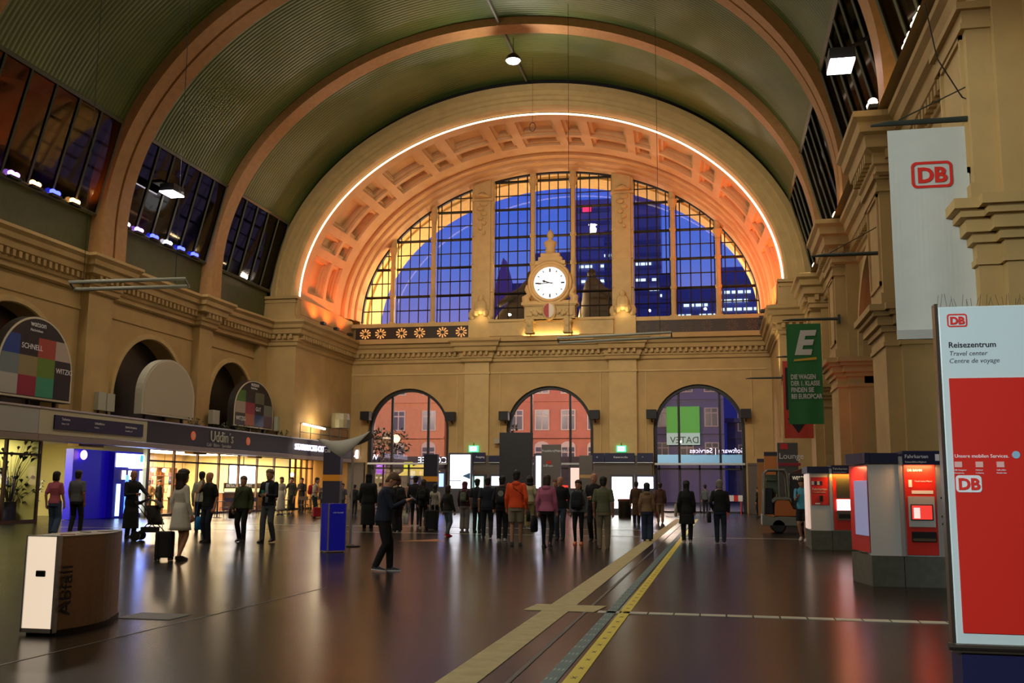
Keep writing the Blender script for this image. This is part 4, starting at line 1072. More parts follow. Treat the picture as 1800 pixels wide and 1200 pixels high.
for i, (x, y, h) in enumerate(((-33, 84, 7.5), (-28.3, 84, 6.8), (-27.5, 80, 6.2), (-18.2, 82, 7.5))):
    t = thing('street_tree', ['leafy street tree left of the first window view', 'small street tree in the middle of the first window', 'young street tree near the right of the first window', 'street tree at the left edge of the middle window'][i], 'tree', (x, y, 0))
    mb = MB(); mb.tube([(0, 0, 0), (.1, 0, h * .6)], [.15, .08], 6); obj('trunk', mb, WOOD, t)
    mb = MB(); r_ = random.Random(i)
    for k in range(260):
        a = r_.uniform(0, 2 * pi); q = r_.uniform(0, 1) ** .5 * 1.9; z = h * .78 + r_.uniform(-1, 1) * 1.5 * sqrt(max(0, 1 - (q / 2) ** 2)); c = Vector((q * cos(a), q * sin(a), z)); s_ = .2
        u_ = Vector((r_.uniform(-1, 1), r_.uniform(-1, 1), r_.uniform(-1, 1))).normalized(); w_ = u_.cross(Vector((.3, .5, 1))).normalized()
        mb.q(c - u_ * s_, c + w_ * s_ * .5, c + u_ * s_, c - w_ * s_ * .5)
    obj('crown', mb, mat('night_leaf', '4a4a34', .7), t)
for x, y, e in ((-34, 80, 2600), (-20, 80, 2600), (-5, 86, 2400)): lamp('POINT', (x, y, 11), e * 2.6, (1, .74, .58), .5)
# towers
TW = mat('tower_glass', '7478a8', .4); TWL = emat('tower_light', 'd8f0ff', 1.4)
def tower(label, u0, u1, v, Y, m, floors=(), extra=None, roof=None):
    x0, _, z = atY(u0, v, Y); x1 = atY(u1, v, Y)[0]; t = thing('tower', label, 'tower', (x0, Y, 0)); w = x1 - x0
    mb = MB(); mb.box(0, w, 0, w, 0, z); obj('shaft', mb, m, t)
    mb = MB(); zz = 30.
    while zz < z - 2: mb.box(-.1, w + .1, -.3, 0, zz, zz + 1.2); zz += Y / 75
    obj('floor_bands', mb, mat('tower_band', '5a5e90', .4), t)
    rr = random.Random(int(u0))
    for vf in floors:
        zf = atY(u0, vf, Y)[2]; mb = MB(); k = 0.0
        while k < w - 1:
            l = rr.uniform(.06, .2) * w
            if rr.random() < .75: mb.box(k, min(w, k + l), -.6, -.3, zf - Y * .0012, zf + Y * .0014)
            k += l + w * .04
        obj('lit_floor', mb, TWL, t)
    if roof:
        mb = MB(); mb.prism([(0, z), (w, z), (w * .5, z + roof)], 0, w); obj('roof', mb, m, t)
    return t, x0, z
tower('tall glass tower with several bright lit floors right of the clock', 1116, 1160, 345, 330, TW, (465, 493, 510, 570))
TWR = tower('broad pale tower with a small red sign behind the clock', 1008, 1072, 352, 300, mat('tower_glass2', '8084b8', .4), (470, 496, 563)); TWR = (TWR[1], TWR[0])
t, x0, z = tower('slim dark tower behind the clock', 1062, 1085, 405, 280, mat('tower_dark', '4a5088', .4), (450,))
q = atY(1024, 362, 299.3); q = (q[0] - TWR[0], -.7, q[2]); mb = MB(); mb.box(q[0], q[0] + 2.6, -.7, -.35, q[2] - 1.8, q[2]); obj('roof_sign', mb, emat('red_glow', 'ff3060', 1.6), TWR[1], label='small glowing red square sign')
tower('low rounded office block between clock and pilaster', 940, 1005, 445, 260, mat('tower_mid', '5c64a0', .4), ())
tower('distant block with a pink glowing gable left of the clock', 868, 900, 512, 280, mat('tower_pink', '8070a0', .5, 0, '903070', .06), (), roof=10)
tower('dark low office block just left of the clock', 900, 932, 498, 250, mat('tower_dark2', '484c80', .4), ())
tower('wide low hotel block with scattered lights at the right of the lunette', 1188, 1262, 505, 220, mat('tower_mid2', '5a62a0', .4), (538, 556))
tower('glass block with lit windows at the far right of the lunette', 1262, 1345, 470, 180, mat('tower_mid3', '5460a8', .4), (515, 530, 545))
tower('narrow block beyond the second right bay of the lunette', 1160, 1186, 480, 300, mat('tower_mid4', '4c549c', .4), (520, 570))
# ================================================================== RIGHT SIDE: BANNERS
DKG = mat('dark_green_grey_pole', '2c332c', .5)
def banner(label, Y, x0, x1, z0, z1, bx0, bx1, bz, m, wall, stay=True, cloth=True):
    t = thing('banner_pole' if not cloth else 'hanging_banner', label, 'banner' if cloth else 'pole', (x0, Y, 0))
    mb = MB(); mb.tube([(bx0 - x0, 0, bz - .02), (bx0 - x0 + .3, 0, bz), (bx1 - x0, 0, bz)], [.02, .045, .055], 8); mb.box(bx1 - x0 - .03, bx1 - x0 + .05, -.09, .09, bz - .16, bz + .14); obj('pole', mb, DKG, t)
    if stay:
        mb = MB(); mb.tube([(bx0 - x0 + .45, 0, bz + .05), (bx1 - x0, 0, bz + .78)], .012, 5); mb.ell((bx1 - x0, 0, bz + .78), (.05, .05, .12)); obj('stay_rod', mb, DKG, t)
    if cloth:
        mb = MB(); n = 16; w = x1 - x0
        for j in range(n):
            a, b = j / n, (j + 1) / n
            f = lambda s: .012 * sin(s * 9)
            mb.q((a * w, f(a), z0), (b * w, f(b), z0), (b * w, f(b) * .3, z1), (a * w, f(a) * .3, z1)); mb.q((a * w, f(a) + .008, z0), (b * w, f(b) + .008, z0), (b * w, f(b) * .3 + .008, z1), (a * w, f(a) * .3 + .008, z1))
        obj('cloth', mb, m, t)
    return t
CLOTH = mat('white_banner_cloth', 'c4c6bf', .7, noise=.03)
def db_logo(parent, x, z, w, y, m=RED, bgm=None, fill=False):
    """rounded frame with the two letters, as printed on the sign"""
    h = w * .7; mb = MB(); n = 6; r = h * .2
    def rr(w, h, r): return [(sx * (w / 2 - r) + r * cos(a), sz * (h / 2 - r) + r * sin(a)) for sx, sz, a0 in ((1, 1, 0), (-1, 1, pi / 2), (-1, -1, pi), (1, -1, 1.5 * pi)) for a in [a0 + pi / 2 * k / n for k in range(n + 1)]]
    if fill:
        mb.prism([(x + p, z + q) for p, q in rr(w, h, r)], y, y - .004); obj('logo_plate', mb, bgm, parent)
        text('DB', h * .92, m, parent, (x, y - .006, z - h * .33), align='CENTER', bold=h * .035, name='logo_letters'); return
    O = rr(w, h, r); I = rr(w - h * .2, h * .8, r * .6)
    for i in range(len(O)):
        j = (i + 1) % len(O); mb.q((x + O[i][0], y, z + O[i][1]), (x + O[j][0], y, z + O[j][1]), (x + I[j][0], y, z + I[j][1]), (x + I[i][0], y, z + I[i][1]))
    obj('logo_frame', mb, m, parent)
    text('DB', h * .78, m, parent, (x, y, z - h * .28), align='CENTER', bold=h * .03, name='logo_letters')
YD = 17.0
t = banner('long white hanging banner with a red boxed two-letter logo', YD, 2.86, 4.1, 3.87, 7.4, 2.6, 4.62, 7.52, CLOTH, 4.6)
db_logo(t, .66, 6.6 - .0, .64, -.016)
mb = MB(); mb.box(0, 1.24, -.03, .03, 3.87, 4.02); obj('bottom_sleeve', mb, mat('sleeve_grey', 'a8a8a2', .7), t)
mb = MB(); mb.tube([(1.73, 0, 7.4), (1.78, -.05, 6.3), (1.72, -.1, 5.6), (1.85, -.1, 5.0)], .012, 5); mb.tube([(1.76, 0, 7.4), (1.7, -.05, 6.1), (1.85, -.1, 5.2)], .01, 5)
mb.tube([(1.7, 0, 7.6), (1.2, 0, 7.9), (.85, 0, 8.6), (.7, 0, 9.6)], .012, 5)
obj('cable', mb, BLACK, t)
mb = MB()
for k in range(14):
    x = .62 + k * .045 + random.uniform(-.01, .01); mb.tube([(x, -.35, 4.3), (x + random.uniform(-.02, .02), -.35, 4.3 + random.uniform(.12, .22))], .003, 4)
banner('bare dark green banner pole with a stay rod on the middle pier', 26.4, 2.44, 4, 0, 0, 2.44, 4.25, 7.45, None, 4.3, cloth=False)
GRN = mat('green_banner_cloth', '1c6a2c', .6)
t = banner('green hanging banner with a large white E and four lines of text', 36.4, 2.4, 3.58, 3.72, 7.27, 2.28, 4.2, 7.42, GRN, 4.2, stay=False)
text('E', 1.15, mat('pale_print', 'c8c4bc', .6), t, (.24, -.03, 6.2), bold=.05, shear=.25, name='large_letter')
mb = MB(); mb.prism([(.22, 5.93), (1.0, 5.98), (1.0, 6.07), (.24, 6.0)], -.03, -.035); obj('yellow_stroke', mb, mat('yellow_print', 'c8a028', .6), t)
for i, s_ in enumerate(('DIE WAGEN', 'DER 1. KLASSE', 'FINDEN SIE', 'BEI EUROPCAR')):
    text(s_, .235, mat('pale_print', 'c8c4bc', .6), t, (.1, -.03, 5.3 - i * .23), bold=.006, sx=.66)
t = banner('red hanging banner with black arrow half hidden behind the green one', 46.5, 2.85, 4.1, 3.72, 7.2, 2.6, 4.4, 7.4, mat('red_banner_cloth', 'b0331c', .6), 4.2, stay=False)
mb = MB(); mb.prism([(.15, 4.6), (1.05, 4.6), (.6, 3.95)], -.03, -.036); mb.box(.1, .3, -.036, -.03, 5.0, 6.9); obj('black_arrow', mb, BLACK, t)
banner('short dark pole projecting at the far end of the right wall', 52.6, 1.4, 3, 0, 0, 1.38, 3.2, 7.1, None, 4.3, stay=False, cloth=False)
# ------------------------------------------------------------------ travel centre pylon
PY = 7.0; px0 = 1.44
t = thing('travel_centre_pylon', 'tall white and red travel centre pylon in the right foreground', 'sign pylon', (px0, PY, 0))
PB = mat('pale_blue_white_panel', 'c2d2d2', .45)
mb = MB(); mb.box(0, 1.2, 0, .07, .48, 2.66); obj('white_panel', mb, PB, t, bevel=.01)
mb = MB(); mb.box(.045, 1.15, -.012, 0, .56, 2.18); obj('red_panel', mb, mat('travel_red', 'c8261a', .4), t)
mb = MB(); mb.box(-.02, -.0, .0, .09, .45, 2.68); mb.box(-.03, 1.22, -.03, .1, .44, .485); obj('metal_frame', mb, STEEL, t)
mb = MB(); mb.tube([(-.05, -.03, .475), (1.22, -.03, .475)], .022, 8); obj('bottom_rail', mb, STEEL, t)
mb = MB(); mb.box(.03, 1.1, .0, .3, 0, .45); obj('navy_base', mb, NAVY, t)
def PT(body, u, v, size, m, **k):
    q = atY(u, v, PY - (.0135 if v > 700 else .0015)); return text(body, size, m, t, (q[0] - px0, q[1] - PY, q[2]), **k)
q = atY(1682, 563, PY); db_logo(t, q[0] - px0, q[2], .125, -.004)
PT('Reisezentrum', 1667, 611, .053, TXTD, bold=.0008, ext=.0008)
PT('Travel center', 1668, 625, .043, mat('grey_lettering', '45484c', .6), shear=.2, ext=.0008)
PT('Centre de voyage', 1668, 638, .043, mat('grey_lettering', '45484c', .6), shear=.2, ext=.0008)
PT('Unsere mobilen Services.', 1678, 804, .032, TXTW, ext=.001)
q = atY(1702, 850, PY); db_logo(t, q[0] - px0, q[2], .155, -.014, RED, mat('logo_white', 'd8dcdc', .5), True)
for u, a, b in ((1678, 'DB Navigator', 'Reiseplanung'), (1715, 'Flinkster', 'CarSharing'), (1752, 'Call a Bike', 'Mietfahrräder')):
    q = atY(u, 816, PY - .014); mb = MB(); mb.box(q[0] - px0, q[0] - px0 + .045, -.016, -.012, q[2] - .018, q[2] + .018); ic = obj('service_icon', mb, mat('icon_pink', 'd8a8a0', .5), t)
    PT(a, u, 827, .013, TXTW); PT(b, u, 832, .011, TXTW)
q = atY(1786, 799, PY - .014); mb = MB(); mb.lathe([(.024, -.004), (.024, .0)], (q[0] - px0, -.012, q[2]), 16, 'y'); obj('mouse_icon', mb, mat('icon_blue', '8ab0c8', .4), t)
# pigeon spikes on top
mb = MB(); r_ = random.Random(5)
for k in range(46):
    x = .02 + k * .025; mb.tube([(x, .1 + r_.uniform(-.05, .05), 2.66), (x + r_.uniform(-.02, .02), .1, 2.66 + r_.uniform(.06, .11))], .0015, 3)
obj('bird_spikes', mb, BLACK, t)
# ------------------------------------------------------------------ ticket machines
GRAN = mat('grey_green_concrete', '55584c', .75, noise=.15, nscale=8)
def ticket_block(label, x, y, w1, w2, side_lit=True, big=True):
    """block with a plain panel of width w1 and a machine front of width w2 facing the camera"""
    t = thing('ticket_machine', label, 'ticket machine', (x, y, 0)); d = 1.6; W_ = w1 + w2
    mb = MB(); mb.box(0, w1 - .005, 0, d, 0, .46); mb.box(w1 + .005, W_ + .3, 0, d, 0, .46); obj('concrete_base', mb, GRAN, t)
    mb = MB(); mb.box(0, w1, .02, d, .46, 1.86); mb.box(w1, W_ + .35, .02, d, .46, 1.86); obj('white_cabinet', mb, WHITE, t)
    mb = MB(); mb.box(w1 - .03, w1 + .03, -.02, .03, .46, 1.97); obj('corner_post', mb, ALU, t)
    mb = MB(); mb.box(-.05, w1 - .03, -.05, d, 1.86, 2.02); mb.box(w1 + .03, W_ + .38, -.08, d, 1.84, 2.05); h = obj('navy_header', mb, NAVY, t)
    s = 1 if big else .92
    text('Fahrkarten', .078, TXTW, h, (w1 + .06, -.085, 1.94)); text('Tickets/Billets/Biglietti', .035, TXTW, h, (w1 + .06, -.085, 1.87))
    mb = MB(); mb.box(W_ - .02, W_ + .04, -.09, -.085, 1.9, 2.0); mb.box(W_ + .05, W_ + .1, -.09, -.085, 1.88, 1.98); obj('ticket_icon', mb, TXTW, h)
    fr = MB(); fr.box(w1 + .05, W_ - .02, -.015, .02, .48, 1.84); f = obj('red_front', fr, mat('machine_red', 'cc2a1c', .4), t)
    return t, f, h
x0_, y0_ = 2.24, 16.44
t, f, h = ticket_block('nearest ticket machine block, tall white side panel and red front', x0_, y0_, .47, .52)
w1 = .47
def bx(nm, x0, x1, z0, z1, m, y=-.03, d=.02, par=None): mb = MB(); mb.box(x0, x1, y, y + d, z0, z1); return obj(nm, mb, m, par or t)
bx('keypad_frame', w1 + .09, w1 + .47, .9, 1.36, mat('frame_pale', 'b8b8b4', .4), -.04, .03)
bx('display_bezel', w1 + .12, w1 + .44, 1.0, 1.24, BLACK, -.05, .02)
s_ = bx('touch_display', w1 + .135, w1 + .425, 1.015, 1.225, emat('display_red', 'e03a30', 1.2), -.055, .01)
bx('display_field', w1 + .16, w1 + .25, 1.03, 1.19, emat('display_pink', 'ffc8c0', 1.3), -.06, .01, s_)
bx('receipt_slot', w1 + .12, w1 + .47, .68, .83, BLACK, -.05, .03); bx('slot_lip', w1 + .13, w1 + .46, .69, .73, STEEL, -.06, .02)
text('DB BAHN', .05, TXTW, f, (w1 + .1, -.02, 1.74)); text('Noch keine Pläne?', .034, TXTW, f, (w1 + .2, -.02, 1.58)); bx('leaflet_icon', w1 + .11, w1 + .16, 1.5, 1.61, TXTW, -.02, .004)
bx('notice_strip', w1 + .15, w1 + .46, 1.4, 1.45, TXTW, -.02, .004)
for z in (1.34, 1.06, .95): 
    mb = MB(); mb.lathe([(.02, -.03), (.02, .02)], (w1 + .58, 0, z), 10, 'y'); obj('lock', mb, BLACK, t)
bx('side_plate', w1 + .52, w1 + .84, .48, 1.84, ALU, -.005, .02)
# lit machine side facing the hall
mb = MB(); mb.q((-.01, 0.05, .5), (-.17, .95, .5), (-.17, .95, 1.84), (-.01, .05, 1.84)); mb.q((-.0, 0.08, .5), (-.16, .98, .5), (-.16, .98, 1.84), (-.0, .08, 1.84)); sd = obj('side_machine_front', mb, mat('side_red', 'b8241a', .35), t)
mb = MB(); mb.q((-.02, .05, .75), (-.135, .7, .75), (-.135, .7, 1.6), (-.02, .05, 1.6)); obj('side_display', mb, emat('side_glow', 'b0b0d8', .45), t)
mb = MB(); mb.prism([(0, 0), (-.17, .95), (-.17, 1.0), (0, 1.0)], 0, .46, 'z'); obj('side_base', mb, GRAN, t)
mb = MB(); mb.prism([(0.02, -.06), (-.22, .9), (-.22, 1.0), (0, 1.0)], 1.86, 2.03, 'z'); obj('side_header', mb, NAVY, t)
lamp('AREA', (x0_ + w1 + .28, y0_ - .12, 1.82), 6, 'ffb070', .4, (x0_ + w1 + .28, y0_ + .1, 1), sy=.1)
lamp('AREA', (x0_ - .3, y0_ + .5, 1.8), 10, 'ff9060', .3, (x0_ - .2, y0_ + .5, 1))
x0_, y0_ = 2.15, 26.0; w1 = .5
t, f, h = ticket_block('second ticket machine block with a red poster panel, behind the nearest one', x0_, y0_, .5, .62, big=False)
bx('red_poster', .03, w1 - .05, 1.08, 1.76, mat('machine_red', 'cc2a1c', .4), .0, .02)
text('Fahrkarten', .08, TXTW, t, (.06, -.005, 1.44)); text('Tickets/Billets/Biglietti', .036, TXTW, t, (.06, -.005, 1.38))
for k, c in enumerate(('c8c8c8', '28184a', 'c8c8c8', '28184a')): bx('pictogram', .05 + k * .065, .11 + k * .065, 1.57, 1.66, mat('pic_' + c, c, .5), -.01, .012)
bx('card_reader', .23, .31, 1.17, 1.31, BLACK, -.02, .04); bx('maker_plate', .12, .24, 1.1, 1.13, TXTW, -.005, .01)
bx('hood', w1 + .13, w1 + .48, 1.24, 1.75, mat('dark_recess', '3a3a34', .4), -.03, .02)
bx('touch_display', w1 + .13, w1 + .46, .96, 1.22, emat('display_white', 'ffd8d8', 5), -.05, .03); bx('lower_tray', w1 + .12, w1 + .5, .72, .95, STEEL, -.04, .03); bx('tray_slot', w1 + .16, w1 + .46, .76, .87, BLACK, -.05, .03)
bx('side_plate', w1 + .55, w1 + .85, .48, 1.84, mat('dull_steel', '5a5648', .4, .5), -.005, .02)
mb = MB(); mb.box(-.06, 0, .0, .9, .5, 1.84); obj('lit_edge', mb, mat('edge_glow', 'e8c8b8', .4, 0, 'ffe0d0', .5), t)
lamp('AREA', (x0_ + w1 + .28, y0_ - .12, 1.82), 10, 'ffb040', .5, (x0_ + w1 + .28, y0_ + .1, 1), sy=.1)
# ------------------------------------------------------------------ waste transport truck
fx, fy = 1.62, 35.1
t = thing('electric_tow_truck', 'orange and grey electric truck with an open cab and dark waste box', 'truck', (fx, fy, 0))
OG = mat('truck_orange', 'b8621c', .45); TG = mat('truck_grey', '77766c', .5); TD = mat('truck_dark', '242220', .6)
mb = MB(); mb.prism([(-.28, .25), (1.9, .25), (1.9, .5), (.3, .56), (.1, .52), (-.28, .62)], 0, 1.3); obj('chassis', mb, TG, t, bevel=.02)
mb = MB(); mb.prism([(.12, .56), (1.9, .56), (1.9, .78), (.75, .8), (.62, 1.1), (.2, 1.12), (.14, 1.0)], .02, 1.28); obj('orange_body', mb, OG, t, bevel=.03)
mb = MB(); mb.prism([(.08, 1.0), (.2, 1.12), (.62, 1.12), (.68, 1.0), (.68, 1.16), (.6, 1.2), (.15, 1.2), (.04, 1.1)], 0, 1.3); obj('bonnet_rim', mb, TG, t)
mb = MB(); mb.box(-.2, .1, .1, 1.2, .62, 1.5); mb.box(-.1, .2, .3, .9, 1.15, 1.35); obj('seat', mb, BLACK, t, bevel=.03)
mb = MB()
for y in (.05, 1.25):
    mb.tube([(-.22, y, .6), (-.16, y, 2.0), (-.05, y, 2.1), (.5, y, 2.1), (.58, y, 1.95), (.62, y, 1.2)], .04, 8); mb.tube([(.3, y, 1.15), (.3, y, 2.1)], .03, 6)
mb.box(-.1, .5, .05, 1.25, 2.07, 2.12); obj('cab_frame', mb, TG, t)
mb = MB(); mb.box(-.1, .25, .4, .6, 1.75, 1.85); mb.box(-.1, .3, .6, .62, 1.3, 1.95); obj('rear_panel', mb, mat('pale_green_panel', '5c6a50', .5), t)
mb = MB(); mb.prism([(.72, .82), (1.95, .82), (1.95, 2.0), (.66, 2.0), (.64, 1.2)], .1, 1.2); b_ = obj('waste_box', mb, TD, t, bevel=.03)
text('WERTSTOFFTONNE', .17, mat('cream_letters', 'e8d8b8', .5), b_, (.74, .08, 1.78), sx=.75)
mb = MB(); mb.box(1.0, 1.55, .07, .1, .95, 1.0); mb.box(1.0, 1.1, .07, .1, 1.02, 1.3); mb.box(.98, 1.4, .07, .1, 1.38, 1.42); obj('label_white', mb, TXTW, b_); mb = MB(); mb.box(1.15, 1.5, .075, .1, 1.05, 1.35); obj('label_red', mb, mat('label_red', 'a02018', .5), b_)
mb = MB(); mb.prism([(.68, 2.0), (1.9, 2.0), (1.6, 2.14), (1.1, 2.17)], .15, 1.15); obj('rubbish_sack', mb, mat('brown_red_sack', '5a2a1c', .7), t)
for x in (.1, 1.15):
    for y in (.1, 1.2):
        mb = MB(); mb.lathe([(.05, -.1), (.2, -.1), (.24, -.06), (.24, .06), (.2, .1), (.05, .1)], (x + (.0 if x > .5 else .15), y, .24), 18, 'y'); obj('wheel', mb, BLACK, t)
# ------------------------------------------------------------------ information pylons and boards
def pylon(label, u0, u1, v, Y, m, band=None, d=.3, texts=(), name='info_pylon', base=True, zmin=0):
    a = atY(u0, v, Y); b = atY(u1, v, Y); t = thing(name, label, 'sign pylon', (a[0], Y, 0)); w = b[0] - a[0]; h = a[2]
    mb = MB(); mb.box(0, w, 0, d, zmin + (.1 if zmin == 0 else 0), h); obj('panel', mb, m, t, bevel=.01)
    if zmin == 0: mb = MB(); mb.box(.05, w - .05, .05, d - .05, 0, .12); obj('plinth', mb, BLACK, t)
    if band:
        z0 = atY(u0, band[1], Y)[2]; z1 = atY(u0, band[0], Y)[2]; mb = MB(); mb.box(-.005, w + .005, -.01, d, z0, z1); obj('colour_band', mb, band[2], t)
    for s, uu, vv, size, mm in texts:
        q = atY(uu, vv, Y); text(s, size, mm, t, (q[0] - a[0], -.02, q[2]))
    return t, w, h
DNV = mat('dark_navy_board', '1e1c30', .5); GB = mat('graphite_board', '34343a', .5); GP = mat('grey_brown_board', '635b56', .5); ORB = mat('orange_stripe', 'c07a1c', .5, 0, 'c07a1c', .15)
pylon('dark violet pylon with an orange stripe behind the blue column', 569, 599, 785, 40, mat('violet_board', '343048', .5), (834, 845, ORB), texts=(('DB  i', 571, 795, .2, TXTW), ('U S', 590, 795, .2, TXTW)))
pylon('dark navy pylon with an orange stripe below the first arched window', 745, 769, 798, 44, DNV, (837, 846, ORB))
pylon('big blank graphite board in the middle of the crowd', 878, 935, 760, 46, GB)
t, w, h = pylon('grey station name pylon right of the graphite board', 952, 985, 781, 50, GP, texts=(('Frankfurt(Main)Hbf', 953, 794, .16, TXTW), ('U1', 955, 820, .16, TXTW), ('Tram', 960, 820, .16, TXTW)))
mb = MB(); q = atY(962, 812, 50); mb.box(.25, .5, -.02, 0, q[2] - .1, q[2] + .08); obj('red_badge', mb, mat('badge_red', 'b03828', .5), t)
pylon('plain grey pylon with a gold stripe right of the name pylon', 1018, 1041, 800, 50, GP, (834, 840, mat('pale_gold', 'b89058', .5)))
t, w, h = pylon('grey lounge pylon with red stripe behind the waste truck', 1366, 1402, 778, 43, mat('lounge_grey', '544e4c', .5), texts=(('Lounge', 1369, 806, .34, TXTW),))
mb = MB(); q = atY(1369, 816, 43); mb.box(.03, w + .1, -.02, 0, q[2] - .06, q[2] + .06); obj('red_stripe', mb, mat('crimson', '9c1c34', .5), t); q = atY(1376, 784, 43); mb = MB(); mb.box(.12, .42, -.02, 0, q[2] - .12, q[2] + .1); obj('red_badge', mb, RED, t)
t, w, h = pylon('orange pillar sign with a navy cap right of the third arched window', 1343, 1366, 795, 50, mat('orange_board', 'b0682a', .5), (794, 801, DNV))
t, w, h = pylon('narrow dim orange board with a small navy cap beside the orange pillar', 1331, 1344, 806, 54, mat('dim_orange_board', '8a5a24', .5), (806, 812, DNV))
# lit advertising screens
def screen(label, u0, u1, v0, v1, Y, c, s, fr=.12, nm='advert_screen'):
    a = atY(u0, v1, Y); b = atY(u1, v0, Y); w = b[0] - a[0]; z0, z1 = a[2], b[2]
    t = thing(nm, label, 'screen', (a[0], Y, 0))
    mb = MB(); mb.box(-fr, w + fr, 0.01, .3, 0, z1 + fr); obj('case', mb, mat('case_grey', '3c3b42', .5), t)
    mb = MB(); mb.box(0, w, -.02, 0.01, z0, z1); f = obj('lit_face', mb, emat('screen_' + c, c, s), t)
    lamp('AREA', (a[0] + w / 2, Y - .15, (z0 + z1) / 2), 8 * w * (z1 - z0), c, w, (a[0] + w / 2, Y - 8, 0.5), sy=z1 - z0)
    return t, w, z0, z1
t, w, z0, z1 = screen('tall bright white advertising screen right of the first arched window', 791, 827, 799, 858, 59.5, 'f4f4ff', 3)
mb = MB(); mb.prism([(w * .6, z0 + .75), (w, z0 + .95), (w, z0 + .55)], -.03, -.02); mb.box(0, w * .55, -.03, -.02, z0 + .45, z0 + .5); obj('advert_picture', mb, mat('advert_blue', '3a6a98', .5), t)
screen('small bright screen between tall screen and graphite board', 834, 850, 837, 868, 60.5, 'b8e8e0', 3)
screen('small bright white screen just left of the graphite board', 864, 879, 837, 853, 60, 'f0e8ff', 3)
screen('narrow upright bright screen between graphite board and name pylon', 942, 951, 801, 858, 52, 'e8ecff', 3)
screen('pastel lit screen between the name pylon and the gold striped pylon', 1003, 1018, 822, 858, 58, 'e8b8a8', 1.5)
screen('wide bright white screen by the steel bin', 1076, 1111, 838, 893, 57, 'f6f4f0', 3)
screen('bright lilac white screen left of the third doors', 1121, 1148, 838, 858, 60, 'e0dcff', 4)
screen('small bluish screen at the edge of the first doors', 770, 780, 832, 855, 60, '90a8ff', 2.5)
# green exit signs
for u, lab in ((832, 'glowing green exit sign above the tall white screen'), (1092, 'glowing green exit sign between the middle and third windows')):
    a = atY(u - 8, 794, YE - .4); b = atY(u + 8, 783, YE - .4); t = thing('exit_sign', lab, 'exit sign', (a[0], YE - .4, a[2])); w, hh = b[0] - a[0], b[2] - a[2]
    mb = MB(); mb.box(0, w, 0, .2, 0, hh); obj('sign_case', mb, mat('exit_green', '20a060', .5, 0, '40e8a0', 2.0), t)
    mb = MB(); mb.box(w * .12, w * .88, -.02, 0, hh * .15, hh * .85); obj('sign_face', mb, emat('exit_white', 'd8fff0', 3.5), t)
    mb = MB(); mb.tube([(w / 2, .1, hh), (w / 2, .1, hh + .15), (w / 2, .4, hh + .15)], .03, 5); obj('bracket', mb, DARK, t)
# blue direction signs on the end wall
for i, (u0, u1, v0, v1, s_) in enumerate(((829, 853, 795, 812, 'Ausgang'), (859, 878, 801, 812, ''), (1042, 1062, 796, 812, '<'), (1063, 1115, 796, 812, 'Kaiserstraße'), (1120, 1148, 796, 812, '>'), (1331, 1343, 806, 812, 'i'))):
    a = atY(u0, v1, YE - .45); b = atY(u1, v0, YE - .45); w, hh = b[0] - a[0], b[2] - a[2]
    t = thing('direction_sign', ['navy direction sign right of the tall white screen', 'small plain navy sign left of the graphite board', 'navy arrow sign right of the gold striped pylon', 'long navy direction sign under the right exit sign', 'navy arrow sign left of the third arched window', 'tiny navy sign at the right end of the end wall'][i], 'direction sign', (a[0], YE - .45, a[2]))
    mb = MB(); mb.box(0, w, 0, .08, 0, hh); obj('sign_board', mb, NAVY, t); 
    if s_: text(s_, .17, TXTW, t, (w * .3, -.01, hh * .45))
    mb = MB(); mb.box(0, w, -.01, .1, -.05, 0); obj('edge_rail', mb, ALU, t)
mb = MB(); mb.lathe([(.33, 0), (.33, .78), (.35, .8), (.35, .86), (.3, .88)], n=20); q = gp(1098, 906); y = 50
t = thing('litter_bin', 'round steel litter bin in front of the wide bright screen', 'bin', (atY(1098, 880, 52)[0], 52, 0)); obj('bin_body', mb, STEEL, t, smooth=True)
mb = MB(); mb.lathe([(.36, .82), (.37, .9), (.3, .92)], n=20); obj('bin_rim', mb, mat('dark_red_rim', '6a2a26', .4), t)
# wall odds and ends: cameras
for u, v, lab in ((876, 775, 'small wall camera box left of the graphite board'),):
    q = atY(u, v, YE - .3); t = thing('wall_camera', lab, 'camera', q); mb = MB(); mb.box(-.2, .2, -.3, .05, -.15, .15); obj('housing', mb, mat('box_grey', '9a9484', .5), t); mb = MB(); mb.tube([(0, 0, -.1), (.1, .3, -.3)], .03, 5); obj('bracket', mb, DARK, t)
# ------------------------------------------------------------------ blue column, sail, litter box, floor markings
x, y = gp(592, 971)
t = thing('blue_column', 'deep blue rectangular advertising column with aluminium edges', 'column', (-8.55, 21.6, 0), rz=radians(46))
mb = MB(); mb.box(-.22, .22, -.2, .2, .04, 1.07); obj('blue_panel', mb, mat('column_blue_glow', '0e1490', .35, 0, '1018a0', .2), t)  # faint glow put into the blue to brighten the panel
mb = MB()
for x_ in (-.225, .2):
    for y_ in (-.205, .18): mb.box(x_, x_ + .025, y_, y_ + .025, .02, 1.08)
mb.box(-.225, .225, -.205, .205, .015, .04); obj('aluminium_edge', mb, ALU, t)
text('volle Auswahl', .045, TXTW, t, (-.12, -.206, .86), shear=.2)
for sx in (-.18, .18): mb = MB(); mb.tube([(sx, -.15, 0), (sx, -.15, .04)], .02, 6); mb.tube([(sx, .2, 0), (sx, .2, .04)], .02, 6); obj('foot', mb, BLACK, t)
t = thing('sail_shade', 'grey fabric sail stretched on a steel pole behind the blue column', 'parasol', (-8.9, 23.6, 0))
mb = MB(); mb.tube([(0, 0, 0), (0, 0, 2.3)], .03, 8); obj('pole', mb, ALU, t)
mb = MB(); mb.lathe([(.25, 0), (.25, .03), (.05, .06)], n=14); obj('foot_plate', mb, BLACK, t)
